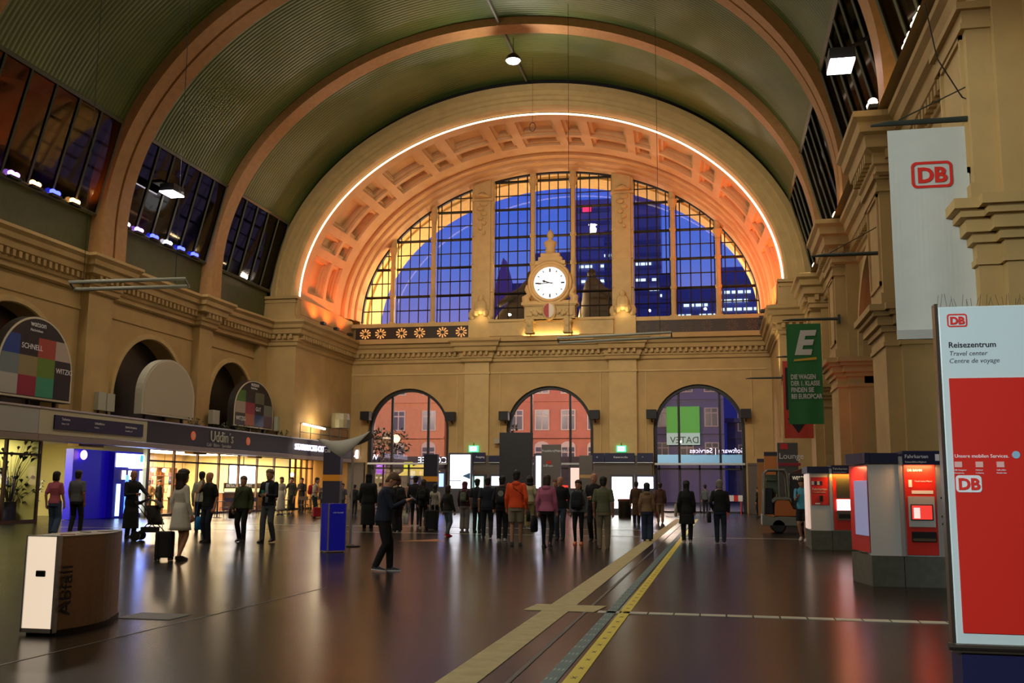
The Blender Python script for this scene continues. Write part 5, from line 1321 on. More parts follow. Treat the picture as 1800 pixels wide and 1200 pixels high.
mb = MB(); Wv = lambda u, v, d=0: Vector(atY(u, v, 23.6 + d)) - Vector((-8.9, 23.6, 0)); A = Wv(557, 771); B = Wv(651, 757); C_ = Vector((0, 0, 1.95 + .3)); Dd = Vector((.1, .9, 2.5)); n = 10
def bez(p, q, s, sag): r = p.lerp(q, s); r.z -= sag * 4 * s * (1 - s); return r
top = [bez(A, B, k / n, .13) for k in range(n + 1)]; TP = Wv(598, 803, -.25); bot = [bez(A, TP, k / 5, .02) for k in range(5)] + [bez(TP, B, k / 5, .05) for k in range(6)]
back = [bez(A + Vector((.1, .5, 0)), B + Vector((-.1, .6, -.1)), k / n, .2) for k in range(n + 1)]
mb.loft([bot, top, back], cap=False, closed=False); o = obj('sail', mb, mat('grey_sail', 'a8a69c', .7), t, smooth=True)
so = o.modifiers.new('s', 'SOLIDIFY'); so.thickness = .01
# litter box in the left foreground
t = thing('litter_station', 'stainless litter station with a white glowing end and the word Abfall', 'bin', (-6.52, 8.9, 0))
P = [(-.165, 0), (.165, 0)] + [(.165 + .1 * sin(pi * k / 12) - .24 * (k / 12) ** 2, 1.42 * k / 12) for k in range(1, 13)] + [(-.2, 1.5), (-.33, 1.42), (-.36, 1.2), (-.34, .8), (-.27, .4)]
mb = MB(); mb.prism(P, .05, .93, 'z'); obj('steel_body', mb, mat('brushed_bronze_steel', 'a08a70', .33, .85, noise=.08, nscale=30), t, smooth=False)
mb = MB(); mb.prism([(x * .96, y + .02) for x, y in P], 0, .06, 'z'); obj('plinth', mb, BLACK, t)
mb = MB(); mb.prism([(x * 1.01, y) for x, y in P], .925, .95, 'z'); tp = obj('top_plate', mb, mat('brushed_top', '8a7e68', .35, .8), t)
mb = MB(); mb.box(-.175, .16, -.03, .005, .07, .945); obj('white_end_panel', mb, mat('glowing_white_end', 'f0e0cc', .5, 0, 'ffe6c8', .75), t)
mb = MB(); mb.box(-.185, -.17, -.04, .02, .03, .955); mb.box(.15, .175, -.04, .02, .03, .955); mb.box(-.18, .17, -.04, .0, .945, .955); mb.box(-.18, .17, -.04, 0, .03, .07); obj('edge_profile', mb, ALU, t)
mb = MB(); mb.box(-.055, .05, -.045, -.028, .56, .62); obj('finger_hole', mb, BLACK, t, bevel=.012)
aa = math.atan2(.29, .18)
text('Abfall', .215, TXTD, t, (.214, .15, .18), (0, -pi / 2, 0), name='lettering').rotation_euler = (Matrix.Rotation(radians(88), 4, 'Z') @ Matrix.Rotation(pi / 2, 4, 'X') @ Matrix.Rotation(pi / 2, 4, 'Z')).to_euler()
mb = MB(); mb.box(-.08, .04, .95, 1.2, .951, .955); obj('ash_grid', mb, BLACK, tp)
for i, (c, x, y) in enumerate((('a83020', .03, .3), ('d8d0b0', .1, .45), ('303028', -.08, .75))):
    mb = MB(); mb.box(-.07, .07, -.03, .03, .951 + i * .002, .956 + i * .002); mb.xf(Matrix.Translation((x, y, 0)) @ Matrix.Rotation(.6 + i, 4, 'Z')); tag(obj('crumpled_wrapper', mb, mat('wrap_' + c, c, .5), None, (-6.52, 8.9, 0)), ['red paper scrap lying on the litter station', 'pale paper scrap lying on the litter station', 'dark scrap lying at the back of the litter station'][i], 'litter')
# floor markings
def strip(name, lab, cat, poly, m, z=.003, h=.003):
    mb = MB(); mb.prism(poly, z - .002, z + h, 'z'); return tag(obj(name, mb, m), lab, cat)
TACT = mat('tactile_beige', 'b3a574', .7, noise=.15, nscale=6, bump=.3, bscale=60)
def line(us): return [gp(u, v) for u, v in us]
Lf = [(765, 1200), (950, 1073), (1133, 957), (1170, 935), (1200, 915)]; Rt = [(838, 1200), (990, 1083), (1147, 952), (1185, 930), (1212, 912)]
xl = [gp(u, v) for u, v in Lf]; xr = [gp(u, v) for u, v in Rt]
strip('tactile_strip', 'long beige tactile guiding strip running down the hall floor', 'floor marking', [(-2.13, 4), (-1.83, 4), (-1.8, 14), (-1.86, 50), (-2.16, 50), (-2.12, 14)], TACT)
strip('tactile_patch', 'beige tactile crossing patch where the guiding strip meets the white line', 'floor marking', [(-2.35, 12.1), (-1.5, 12.1), (-1.42, 12.75), (-2.3, 12.75)], TACT, .004, .0035)
strip('teal_floor_tape', 'teal floor tape with white figures beside the yellow tape', 'floor marking', [(-1.36, 4), (-1.245, 4), (-1.245, 50), (-1.36, 50)], mat('teal_tape', '3f6a66', .5, noise=.1))
tp = strip('yellow_floor_tape', 'yellow floor tape with small dark stars running down the hall', 'floor marking', [(-1.2, 4), (-1.08, 4), (-1.1, 50), (-1.22, 50)], mat('yellow_tape', 'd8c828', .5, noise=.1))
mb = MB(); yy = 5.0
while yy < 24:
    for k in range(3):
        a = k * pi / 3; dx, dy = .035 * cos(a), .055 * sin(a); mb.prism([(-1.14 - dx - .006, yy - dy), (-1.14 + dx - .006, yy + dy), (-1.14 + dx + .006, yy + dy), (-1.14 - dx + .006, yy - dy)], .0065, .007, 'z')
    yy += .42
obj('printed_star', mb, mat('tape_dark', '5a5020', .6), tp)
mb = MB(); yy = 5.0
tt = [o for o in COL.objects if o.name.startswith('teal_floor_tape')][0]
while yy < 22:
    for k in range(3): mb.prism([(-1.35 + k * .035, yy), (-1.335 + k * .035, yy + .05), (-1.34 + k * .035, yy + .12), (-1.352 + k * .035, yy + .08)], .0065, .007, 'z')
    yy += .4
obj('printed_figure', mb, mat('tape_white', '9ab0a8', .6), tt)
strip('grey_groove', 'thin grey groove line left of the teal tape', 'floor marking', [(-1.62, 4), (-1.58, 4), (-1.6, 50), (-1.63, 50)], mat('groove_grey', '5a544a', .6))
mb = MB(); xx = -1.47
while xx < 5.0:
    mb.box(xx + .01, xx + .29, 12.08, 12.26, .001, .006); xx += .3
tag(obj('white_tile_line', mb, mat('white_tile', 'b8b8a0', .5, noise=.08)), 'row of pale tiles crossing the right foreground floor', 'floor marking')
mb = MB(); mb.box(-23, 5, 31.2, 31.3, .001, .004); tag(obj('thin_floor_line', mb, mat('white_tile', 'b8b8a0', .5)), 'thin pale line crossing the far floor', 'floor marking')
mb = MB(); mb.box(-22, -1, 36, 36.15, .001, .004); tag(obj('thin_floor_line', mb, mat('white_tile', 'b8b8a0', .5)), 'second thin pale line farther down the hall', 'floor marking')
mb = MB(); mb.prism([(-5.82, 4), (-5.8, 4), (-5.62, 14), (-5.64, 14)], .001, .003, 'z'); tag(obj('floor_joint', mb, mat('joint_metal', '6a6660', .4, .5)), 'thin metal joint line on the floor right of the litter station', 'floor marking')
mb = MB(); x, y = gp(272, 1083); mb.box(x - .32, x + .32, y - .25, y + .25, .001, .005); tag(obj('floor_hatch', mb, mat('hatch_grey', '4a4a40', .5)), 'small square floor hatch behind the litter station', 'floor hatch')
for k, (x, y) in enumerate([gp(u, v) for u, v in ((745, 950),)]):
    mb = MB(); mb.prism([(x - .55, y - .55), (x + .6, y - .2), (x + .1, y + .9)], .001, .004, 'z'); tag(obj('orange_floor_decal', mb, mat('orange_decal', 'a86a28', .35)), 'orange triangular floor sticker in the middle of the hall', 'floor marking')
# cable loop hanging below the crown of the great arch, and the barrier in the third doorway
q = atY(936, 223, 50); t = thing('cable_loop', 'small dark cable loop hanging in front of the coffered arch', 'cable', q)
mb = MB(); mb.tube([(.16 * sin(a), 0, .24 * cos(a)) for a in np.linspace(0, 2 * pi, 20)], .02, 5); obj('loop', mb, BLACK, t); mb = MB(); mb.tube([(0, 0, .24), (0, 0, 24.2 - q[2])], .008, 4); obj('cord', mb, BLACK, t)
q = atY(1290, 880, 60.5); t = thing('road_barrier', 'small red and white barrier standing at the third doors', 'barrier', (q[0], 60.5, 0))
for k in range(4): mb = MB(); mb.box(-.5 + k * .25, -.25 + k * .25, -.03, .03, .75, 1.1); obj('board', mb, RED if k % 2 == 0 else TXTW, t)
for s in (-.4, .4): mb = MB(); mb.tube([(s, -.25, 0), (s, 0, .8), (s, .25, 0)], .025, 5); obj('leg', mb, RED, t)
# ================================================================== PEOPLE
SKIN = {'l': mat('skin_light', 'b98468', .55), 'm': mat('skin_mid', '9a6a4e', .55), 'd': mat('skin_dark', '5a3a2a', .55)}
EYEM = mat('eye_dark', '141010', .3); LIPM = mat('lip', '8a4a40', .5)
def cm(c, r=.85, n=.05): return mat('cloth_' + c, c, r, noise=n, nscale=9, bump=.12, bscale=14)
def hm(c): return mat('hair_' + c, c, .6, noise=.2, nscale=30)
def ik(a, c, l1, l2, pole):
    a, c, pole = Vector(a), Vector(c), Vector(pole); d = c - a; L = min(d.length, (l1 + l2) * .995); u = d.normalized(); c = a + u * L
    x = (l1 * l1 - l2 * l2 + L * L) / (2 * L); h = sqrt(max(l1 * l1 - x * x, 0)); p = pole - u * pole.dot(u)
    p = p.normalized() if p.length > 1e-4 else Vector((0, 1, 0))
    return a + u * x + p * h, c
def remesh(o, vox, sm=3):
    m = o.modifiers.new('r', 'REMESH'); m.mode = 'VOXEL'; m.voxel_size = vox; m.use_smooth_shade = True
    s = o.modifiers.new('s', 'SMOOTH'); s.factor = .5; s.iterations = sm
PEOPLE = {}
def ring(cx, cy, z, rx, ry, n=16, p=2.3):
    out = []
    for k in range(n):
        a = 2 * pi * k / n; c, s = cos(a), sin(a)
        out.append((cx + rx * abs(c) ** (2 / p) * (1 if c > 0 else -1), cy + ry * abs(s) ** (2 / p) * (1 if s > 0 else -1), z))
    return out
def person(key, label, pos, face, H, top=('shirt', '303030'), bottom=('trousers', '202024'), hair=('short', '241a14'), skin='l', arms='hang', gait=.0,
           shoes='1a1a1a', w=1.0, fem=False, lean=0, head=0, turn=0, vox=.014, group=None, sole=None, hood=None, drop=0, hemw=None, open_=None, belt=False, collar=None, headc=None):
    t = thing('person', label, 'person', (pos[0], pos[1], 0), radians(face), group)
    S = H
    # legs
    g = gait; lift = abs(g) * .16
    aL = Vector((-.05 * w * S, g * .5 * S, .042 * S + (lift * S if g < 0 else 0))); aR = Vector((.05 * w * S, -g * .5 * S, .042 * S + (lift * S if g > 0 else 0)))
    l1, l2 = .245 * S, .24 * S
    hz = min(.52 * S, min(sqrt(max((.483 * S) ** 2 - a.y ** 2, .1)) + a.z for a in (aL, aR)))
    hL, hR = Vector((-.048 * w * S, 0, hz)), Vector((.048 * w * S, 0, hz))
    kL, aL = ik(hL, aL, l1, l2, (-.1, 1, 0)); kR, aR = ik(hR, aR, l1, l2, (.1, 1, 0))
    k_ = hz / (.52 * S)
    def tz(z): return hz + (z - .52) * S
    def tl(p):   # torso lean about the hip
        v = Vector(p); dz = v.z - hz; 
        if dz <= 0: return v
        return Vector((v.x, v.y + sin(lean) * dz, hz + cos(lean) * dz))
    sw = (.086 if fem else .096) * (.5 + .5 * w) * S
    prof = [(.455, .08, .064), (.50, .087, .07), (.54, .085, .068), (.59, .078, .062), (.63, .076, .059), (.69, .081, .064), (.75, .089, .066), (.785, .09, .06), (.81, .074, .048), (.828, .05, .04), (.842, .036, .034)]
    if fem: prof = [(.455, .083, .066), (.50, .09, .072), (.54, .085, .067), (.59, .07, .056), (.63, .066, .053), (.69, .074, .064), (.735, .08, .072), (.775, .08, .058), (.805, .066, .046), (.825, .044, .037), (.84, .034, .032)]
    def torso(k, e=0, z0=None, z1=.9, flare=0):
        R = []
        for z, rx, ry in prof:
            if z0 is not None and z < z0: continue
            if z > z1: continue
            R.append([tl(p) for p in ring(0, 0, tz(z), (rx * w * k + e) * S, (ry * w * k + e) * S)])
        return R
    body = MB(); body.loft(torso(.93))
    neck0, neck1 = tl((0, -.005 * S, tz(.82))), tl((0, .008 * S, tz(.885)))
    body.tube([neck0, neck1], [.034 * S * sqrt(w), .03 * S * sqrt(w)], 10)
    HM = Matrix.Translation(tl((0, .012 * S, tz(.868)))) @ Matrix.Rotation(-lean * .5, 4, 'X') @ Matrix.Rotation(radians(turn), 4, 'Z') @ Matrix.Rotation(-radians(head), 4, 'X') @ Matrix.Scale(S * 1.1, 4)
    hd = MB()
    hp = [(-.022, .012, .02, .018), (-.012, .022, .03, .014), (.005, .031, .041, .006), (.025, .037, .046, .003), (.048, .041, .05, 0), (.07, .043, .052, -.003), (.09, .04, .049, -.005), (.105, .03, .037, -.006), (.115, .014, .018, -.006)]
    hd.loft([ring(0, yo, z, rx, ry, 14, 2.1) for z, rx, ry, yo in hp])
    hd.loft([ring(0, .044, .022, .009, .009, 6), ring(0, .052, .028, .010, .014, 6), ring(0, .047, .045, .006, .008, 6), ring(0, .042, .06, .004, .006, 6)])   # nose
    hd.loft([ring(0, .038, .007, .014, .014, 6), ring(0, .040, -.008, .012, .012, 6)])
    for s in (-1, 1): hd.ell((s * .043, -.004, .042), (.006, .012, .018), 8, 5)
    hd.xf(HM); b0 = len(body.v)
    for f in hd.f: body.f.append(tuple(i + b0 for i in f)); body.m.append(0)
    body.v += hd.v
    # arms
    sL, sR = tl((-sw, -.004 * S, tz(.795))), tl((sw, -.004 * S, tz(.795)))
    U, F = .172 * S, .145 * S; A = {}
    A_ = arms if isinstance(arms, dict) else {'L': arms, 'R': arms}
    for sd, s, sh in (('L', -1, sL), ('R', 1, sR)):
        m_ = A_[sd]; pole = Vector((s * .5, -1, -.3)); fing = Vector((0, .15, -1))
        if m_ == 'hang': tg = sh + Vector((s * .03, (.05 + (s * g) * .38) , -.305)) * S if False else sh + Vector((s * .035 * S, (.03 + s * g * .35) * S, -.303 * S))
        elif m_ == 'phone': tg = tl((s * .035 * S, .2 * S, tz(.70))); fing = Vector((-s * .5, 1, .25)); pole = Vector((s * .4, -.6, -1))
        elif m_ == 'front': tg = tl((s * .045 * S, .15 * S, tz(.64))); fing = Vector((-s * 1, .5, .1)); pole = Vector((s * .6, -.6, -.6))
        elif m_ == 'chin': tg = tl((s * .02 * S, .1 * S, tz(.83))); fing = Vector((-s * .3, .1, 1)); pole = Vector((s * .5, .4, -1))
        elif m_ == 'push': tg = tl((s * .1 * S, .27 * S, tz(.62))); fing = Vector((0, 1, -.2)); pole = Vector((s * .6, -.6, -.6))
        elif m_ == 'pocket': tg = sh + Vector((s * .0, .05, -.28)) * S; fing = Vector((-s * .3, .2, -1)); pole = Vector((s, -1, 0))
        elif m_ == 'strap': tg = tl((s * .08 * S, .1 * S, tz(.75))); fing = Vector((0, .2, 1)); pole = Vector((s * .8, -.1, -1))
        elif m_ == 'pull': tg = sh + Vector((s * .05, -.14, -.27)) * S; fing = Vector((0, -.3, -1))
        elif m_ == 'out': tg = sh + Vector((s * .1, .08, -.27)) * S; fing = Vector((s * .2, .2, -1))
        el, wr = ik(sh, tg, U, F, pole); fing.normalize(); A[sd] = (sh, el, wr, fing)
        body.tube([sh, el, wr], [.028 * S * w, .023 * S, .0155 * S], 8, True)
        # hand: palm, four fingers, thumb
        side = fing.cross(Vector((0, 1, 0)) if abs(fing.y) < .8 else Vector((0, 0, 1))).normalized(); nrm_ = side.cross(fing).normalized()
        if m_ in ('hang', 'pull', 'out', 'pocket'): side, nrm_ = Vector((0, 1, 0)), Vector((-s, 0, 0))
        pc = wr + fing * .026 * S
        body.tube([wr, wr + fing * .012 * S, pc + fing * .02 * S], [.014 * S, .02 * S, .019 * S], 8, True)
        for q_, L in enumerate((.038, .043, .041, .032)):
            o_ = side * (q_ - 1.5) * .0125 * S; b1 = pc + fing * .018 * S + o_; b2 = b1 + (fing + nrm_ * .25).normalized() * L * .5 * S; b3 = b2 + (fing + nrm_ * .9).normalized() * L * .5 * S
            body.tube([b1, b2, b3], [.0062 * S, .0057 * S, .0048 * S], 6, True)
        th = pc + side * .017 * S; body.tube([th - fing * .012 * S, th + (side * .8 + fing * .5 + nrm_ * .3).normalized() * .025 * S, th + (side * .5 + fing * 1.2 + nrm_ * .5).normalized() * .042 * S], [.008 * S, .0072 * S, .006 * S], 6, True)
    lk = 1.0 if bottom[0] in ('shorts', 'skirt', 'dress') else .8
    for h_, k, a in ((hL, kL, aL), (hR, kR, aR)):
        body.tube([h_, h_.lerp(k, .5), k, k.lerp(a, .35), a], [.05 * S * lk * sqrt(w), .044 * S * lk * sqrt(w), .03 * S * lk, .031 * S * lk, .019 * S], 10, True)
        body.tube([a, a + Vector((0, .05 * S, -.025 * S))], [.018 * S, .012 * S], 6, True)
    ob = obj('body', body, SKIN[skin], t); remesh(ob, min(vox, .010) if vox < .013 else .0115, 2)
    # face
    fc = MB()
    for s in (-1, 1): fc.ell((s * .016, .047, .053), (.0055, .004, .003), 8, 5)
    fc.xf(HM); obj('eye', fc, EYEM, t, smooth=True)
    fc = MB(); fc.ell((0, .053, .012), (.012, .003, .0028), 8, 5); fc.xf(HM); obj('mouth', fc, LIPM, t, smooth=True)
    # trousers / skirt
    kind, bc = bottom[0], bottom[1]; bm_ = cm(bc)
    if kind in ('trousers', 'wide', 'leggings', 'shorts'):
        q = {'trousers': (.054, .042, .034, 1), 'wide': (.058, .05, .05, 1), 'leggings': (.051, .035, .022, 1), 'shorts': (.06, .052, .05, .42)}[kind]
        mb = MB(); mb.loft([r for r in torso(1.02, .004, None, .6)])
        for h_, k, a in ((hL, kL, aL), (hR, kR, aR)):
            if kind == 'shorts': mb.tube([h_ + Vector((0, 0, .02 * S)), h_.lerp(k, .85)], [q[0] * S * sqrt(w), q[1] * S * sqrt(w)], 12)
            else: mb.tube([h_ + Vector((0, 0, .02 * S)), h_.lerp(k, .5), k, k.lerp(a, .4), a + Vector((0, 0, -.012 * S))], [q[0] * S * sqrt(w), (q[0] + q[1]) / 2 * S * sqrt(w), q[1] * S, (q[1] * .5 + q[2] * .55) * S, q[2] * S], 12)
        o = obj('shorts' if kind == 'shorts' else 'trousers', mb, bm_, t); remesh(o, vox, 3)
    if kind in ('skirt', 'dress'):
        z1 = bottom[2] if len(bottom) > 2 else .3; fl = bottom[3] if len(bottom) > 3 else .13; mb = MB()
        R = [[tl(p) for p in ring(0, 0, tz(.63), .085 * w * S, .07 * w * S)]]
        for i in range(1, 7):
            k = i / 6; z = .6 + (z1 - .6) * k; zz = tz(.6) + (z1 * S - tz(.6)) * k
            R.append([(p[0] * (1 + .04 * sin(9 * math.atan2(p[1], p[0]))), p[1] * (1 + .04 * sin(7 * math.atan2(p[1], p[0]))), p[2]) for p in ring(0, 0, zz, (.09 * w + (fl - .09) * k) * S, (.078 * w + (fl * .9 - .078) * k) * S, 24, 2)])
        R[0] = [tl(p) for p in ring(0, 0, tz(.63), .085 * w * S, .07 * w * S, 24, 2)]
        mb.loft(R); obj('skirt', mb, bm_, t, smooth=True)
    # upper garment
    kind, tcol = top[0], top[1]; tm = cm(tcol); mb = MB()
    z0 = {'shirt': .49, 'tee': .49, 'hoodie': .48, 'jacket': .46, 'coat': .455, 'crop': .56, 'polo': .48, 'robe': .455}[kind]
    k = {'shirt': 1.04, 'tee': 1.05, 'hoodie': 1.1, 'jacket': 1.1, 'coat': 1.12, 'crop': 1.05, 'polo': 1.05, 'robe': 1.08}[kind]; e = .006
    R = torso(k, e, z0)
    if kind in ('coat', 'robe'):
        z1 = top[2] if len(top) > 2 else .3; fl = top[3] if len(top) > 3 else .12
        L0 = [ring(0, 0, z1 * S + (hz - z1 * S) * q_, (fl + (.1 * w - fl) * q_) * S, (fl * .85 + (.085 * w - fl * .85) * q_) * S) for q_ in (0, .33, .66)]
        R = L0 + R
    mb.loft(R)
    slv = {'tee': .62, 'polo': .6}.get(kind, None); sr = {'shirt': .031, 'tee': .035, 'polo': .035, 'hoodie': .036, 'jacket': .036, 'coat': .037, 'crop': .03, 'robe': .037}[kind]
    for sd in 'LR':
        sh, el, wr, fg = A[sd]
        if slv: mb.tube([sh, sh.lerp(el, slv), sh.lerp(el, slv + .15)], [sr * S * sqrt(w), sr * .95 * S, sr * .98 * S], 10, True)
        else: mb.tube([sh, el, wr - fg * .005 * S], [sr * S * sqrt(w), sr * .86 * S, sr * .66 * S], 10, True)
    mb.tube([tl((0, 0, tz(.82))), tl((0, .004 * S, tz(.845)))], [.042 * S, .038 * S], 10)
    if kind in ('hoodie',) or hood:
        mb.ell(tl((0, -.05 * S, tz(.82))), (.06 * S, .035 * S, .035 * S), 10, 6)
    nm = {'shirt': 'shirt', 'tee': 't_shirt', 'hoodie': 'hoodie', 'jacket': 'jacket', 'coat': 'coat', 'crop': 'top', 'polo': 'polo_shirt', 'robe': 'robe'}[kind]
    o = obj(nm, mb, tm, t); remesh(o, vox, 3)
    if open_:   # shirt seen in the open jacket
        mb = MB(); R = []
        for z, rx, ry in prof:
            if .5 < z < .82: R.append([tl(p) for p in ring(0, .012 * S + .006 * S, tz(z), .032 * S, (ry * w * k + e) * S, 10)])
        mb.loft(R); obj('inner_shirt', mb, cm(open_), t, smooth=True)
        if belt: mb = MB(); mb.loft([ring(0, 0.0, tz(z), .1 * w * S, .083 * w * S) for z in (.535, .55)]); obj('belt', mb, BLACK, t)
    # shoes
    for a, sgn in ((aL, -1), (aR, 1)):
        mb = MB(); up = a.z - .042 * S; b = math.atan2(up, .16 * S)
        mb.loft([[(x, -.035 * S, z) for x, z in ((-.02 * S, 0), (.02 * S, 0), (.018 * S, .04 * S), (-.018 * S, .04 * S))], [(x, .02 * S, z) for x, z in ((-.024 * S, 0), (.024 * S, 0), (.02 * S, .05 * S), (-.02 * S, .05 * S))],
                 [(x, .07 * S, z) for x, z in ((-.027 * S, 0), (.027 * S, 0), (.02 * S, .03 * S), (-.02 * S, .03 * S))], [(x, .108 * S, z) for x, z in ((-.018 * S, 0), (.018 * S, 0), (.013 * S, .018 * S), (-.013 * S, .018 * S))]])
        M_ = Matrix.Translation((a.x, a.y, a.z - .042 * S)) @ Matrix.Rotation(-b, 4, 'X') if up > .01 else Matrix.Translation((a.x, a.y, .0))
        if up > .01: M_ = Matrix.Translation((a.x, a.y, max(0.0, a.z - .042 * S - .03 * S * sin(b)))) @ Matrix.Rotation(-b * .8, 4, 'X')
        mb.xf(M_); s_ = obj('shoe', mb, mat('shoe_' + shoes, shoes, .5), t, smooth=False, bevel=.008)
        if sole:
            mb = MB(); mb.loft([[(x, y, z * S) for x, y in ((-.026 * S, -.037 * S), (.026 * S, -.037 * S), (.029 * S, .06 * S), (.018 * S, .112 * S), (-.018 * S, .112 * S), (-.029 * S, .06 * S))] for z in (-.0, .012)]); mb.xf(M_); obj('sole', mb, mat('sole_' + sole, sole, .6), s_)
    # hair
    hk, hc = hair[0], hair[1]; hmx = hm(hc)
    if hk != 'bald':
        mb = MB()
        n1 = {'short': .05, 'bob': .02, 'long': .02, 'curly': .02, 'bun': .045, 'cap': .07, 'hijab': -.01, 'hood': -.02, 'fringe': .05}[hk]
        gz = .008 if hk in ('short', 'bun', 'fringe') else .014 if hk in ('curly', 'hijab', 'hood') else .009
        mb.loft([ring(0, yo, z, rx, ry, 14, 2.1) for z, rx, ry, yo in ((-.002, .026, .018, -.034), (.02, .037, .03, -.026), (n1, .036 + gz, .034 + gz, -.018), (.06, .041 + gz, .046, -.012), (.078, .043 + gz, .052 + gz * .5, -.006), (.095, .04 + gz, .048 + gz, -.005), (.112, .03 + gz, .036 + gz, -.006), (.122 + gz * .3, .014, .018, -.006))])
        if hk == 'fringe': mb.ell((0, .03, .098), (.036, .022, .014), 10, 6)
        if hk in ('bob',): mb.loft([ring(0, -.018, z, rx, ry, 12, 2.2) for z, rx, ry in ((-.015, .046, .036), (.01, .05, .042), (.06, .05, .046), (.09, .045, .046))])
        if hk in ('long', 'curly'):
            kx = 1.35 if hk == 'curly' else 1.0; zz = (-.17 if len(hair) < 3 else hair[2])
            mb.loft([ring(0, -.03 - (.0 if z > -.02 else .012), z, rx * kx, ry * kx, 14, 2.2) for z, rx, ry in ((zz, .022, .012), (zz * .75, .038, .02), (zz * .4, .045, .026), (0, .046, .032), (.05, .048, .042), (.08, .045, .046))])
            if hk == 'curly':
                r_ = random.Random(len(label))
                for q_ in range(26): mb.ell((r_.uniform(-.055, .055), -.035 + r_.uniform(-.02, .02), r_.uniform(zz, .09)), (.016, .016, .018), 6, 4)
        if hk == 'bun': mb.ell((0, -.055, .085), (.022, .02, .022), 8, 6)
        if hk in ('hijab', 'hood'):
            mb.loft([ring(0, -.006, z, rx, ry, 14, 2.1) for z, rx, ry in ((-.06, .085, .06), (-.03, .06, .05), (0, .048, .044), (.03, .049, .044), (.06, .05, .046))])
        if hk == 'cap': mb.ell((0, .05, .085), (.034, .035, .006), 10, 4)
        mb.xf(HM); o = obj({'hijab': 'headscarf', 'hood': 'hood', 'cap': 'cap'}.get(hk, 'hair'), mb, hmx if hk not in ('hijab', 'hood', 'cap') else cm(hc), t); remesh(o, .009 if vox < .013 else .012, 2)
    PEOPLE[key] = (t, H, A, Matrix.Translation((pos[0], pos[1], 0)) @ Matrix.Rotation(radians(face), 4, 'Z'), tl, tz, HM, w)
    return t
# ---- carried things: each stays a thing of its own
def place(key, mb, off=(0, 0, 0)):
    M = PEOPLE[key][3]; return M
def backpack(key, label, col, front=False, size=1, logo=None):
    t0, H, A, M, tl, tz, HM, w = PEOPLE[key]; s = 1 if front else -1
    t = thing('backpack', label, 'backpack', M.translation, M.to_euler().z); y = s * .085 * H * w
    mb = MB(); c = tl((0, 0, tz(.69))); cy = c.y + s * (.075 * w * 1.15 + .045) * H
    R = [ring(0, cy, c.z + z * H * size, rx * H * size, ry * H * size, 14, 3.2) for z, rx, ry in ((-.125, .06, .03), (-.115, .078, .045), (-.02, .082, .05), (.07, .078, .045), (.105, .062, .035), (.118, .03, .015))]
    mb.loft(R); obj('bag_body', mb, cm(col), t, smooth=True)
    mb = MB(); mb.loft([ring(0, cy + s * .045 * H * size, c.z + z * H * size, rx * H * size, ry * H * size, 12, 3) for z, rx, ry in ((-.1, .05, .016), (-.09, .06, .02), (-.02, .058, .02), (-.005, .045, .01))]); p_ = obj('front_pocket', mb, cm(col), t, smooth=True)
    if logo: mb = MB(); mb.lathe([(.045 * H, -.004), (.045 * H, .004)], (0, cy + s * .05 * H, c.z + .04 * H), 14, 'y'); obj('round_emblem', mb, cm(logo), t)
    for sx in (-1, 1):
        mb = MB(); mb.tube([(sx * .055 * H, cy - s * .02 * H, c.z + .1 * H), (sx * .07 * H, c.y, tl((0, 0, tz(.83))).z + .012 * H), (sx * .075 * H, c.y - s * .092 * w * H, c.z + .04 * H), (sx * .085 * H, c.y - s * .05 * H, c.z - .06 * H), (sx * .07 * H, cy - s * .02 * H, c.z - .1 * H)], .009 * H, 6); obj('strap', mb, cm(col), t)
def handbag(key, label, side, col, size=(.16, .08, .2), z=None, strap='hand', name='handbag', y=0):
    t0, H, A, M, tl, tz, HM, w = PEOPLE[key]; sh, el, wr, fg = A[side]; s = -1 if side == 'L' else 1
    p = wr + fg * .06 * H if strap == 'hand' else Vector((s * (.125 * w + .03) * H, y, z * H))
    t = thing(name, label, 'bag', M.translation, M.to_euler().z); a, b, c = size
    zt = p.z - (.12 if strap == 'hand' else 0); R = [ring(p.x + s * .02, p.y, zt - c * q, b / 2 * k, a / 2 * k, 12, 3) for q, k in ((1, .8), (.93, 1), (.4, 1.0), (0, .8))]
    mb = MB(); mb.loft(R); obj('bag_body', mb, cm(col), t, smooth=True)
    mb = MB()
    if strap == 'hand':
        for d in (-.3, .3): mb.tube([(p.x + s * .02, p.y + d * a, zt), (p.x, p.y + d * a * .3, p.z), (p.x, p.y - d * a * .1, p.z)], .006, 5)
    else:
        o = -s if strap == 'cross' else s
        q = [(p.x + s * .02, p.y, zt), tl((s * .1 * w * H, -.05 * H, tz(.66))) if strap == 'cross' else tl((s * .13 * w * H, -.03 * H, tz(.7))), tl((o * .02 * H, -.088 * w * H, tz(.76))) if strap == 'cross' else tl((s * .1 * H, -.01 * H, tz(.83))), tl((o * .075 * H, -.01 * H, tz(.838))), tl((o * .02 * H, .09 * w * H, tz(.76))) if strap == 'cross' else tl((s * .11 * H, .07 * H, tz(.78))), (p.x + s * .0, p.y + .09 * H, zt + .02)]
        mb.tube(q, .009, 5)
    obj('strap', mb, cm(col), t)
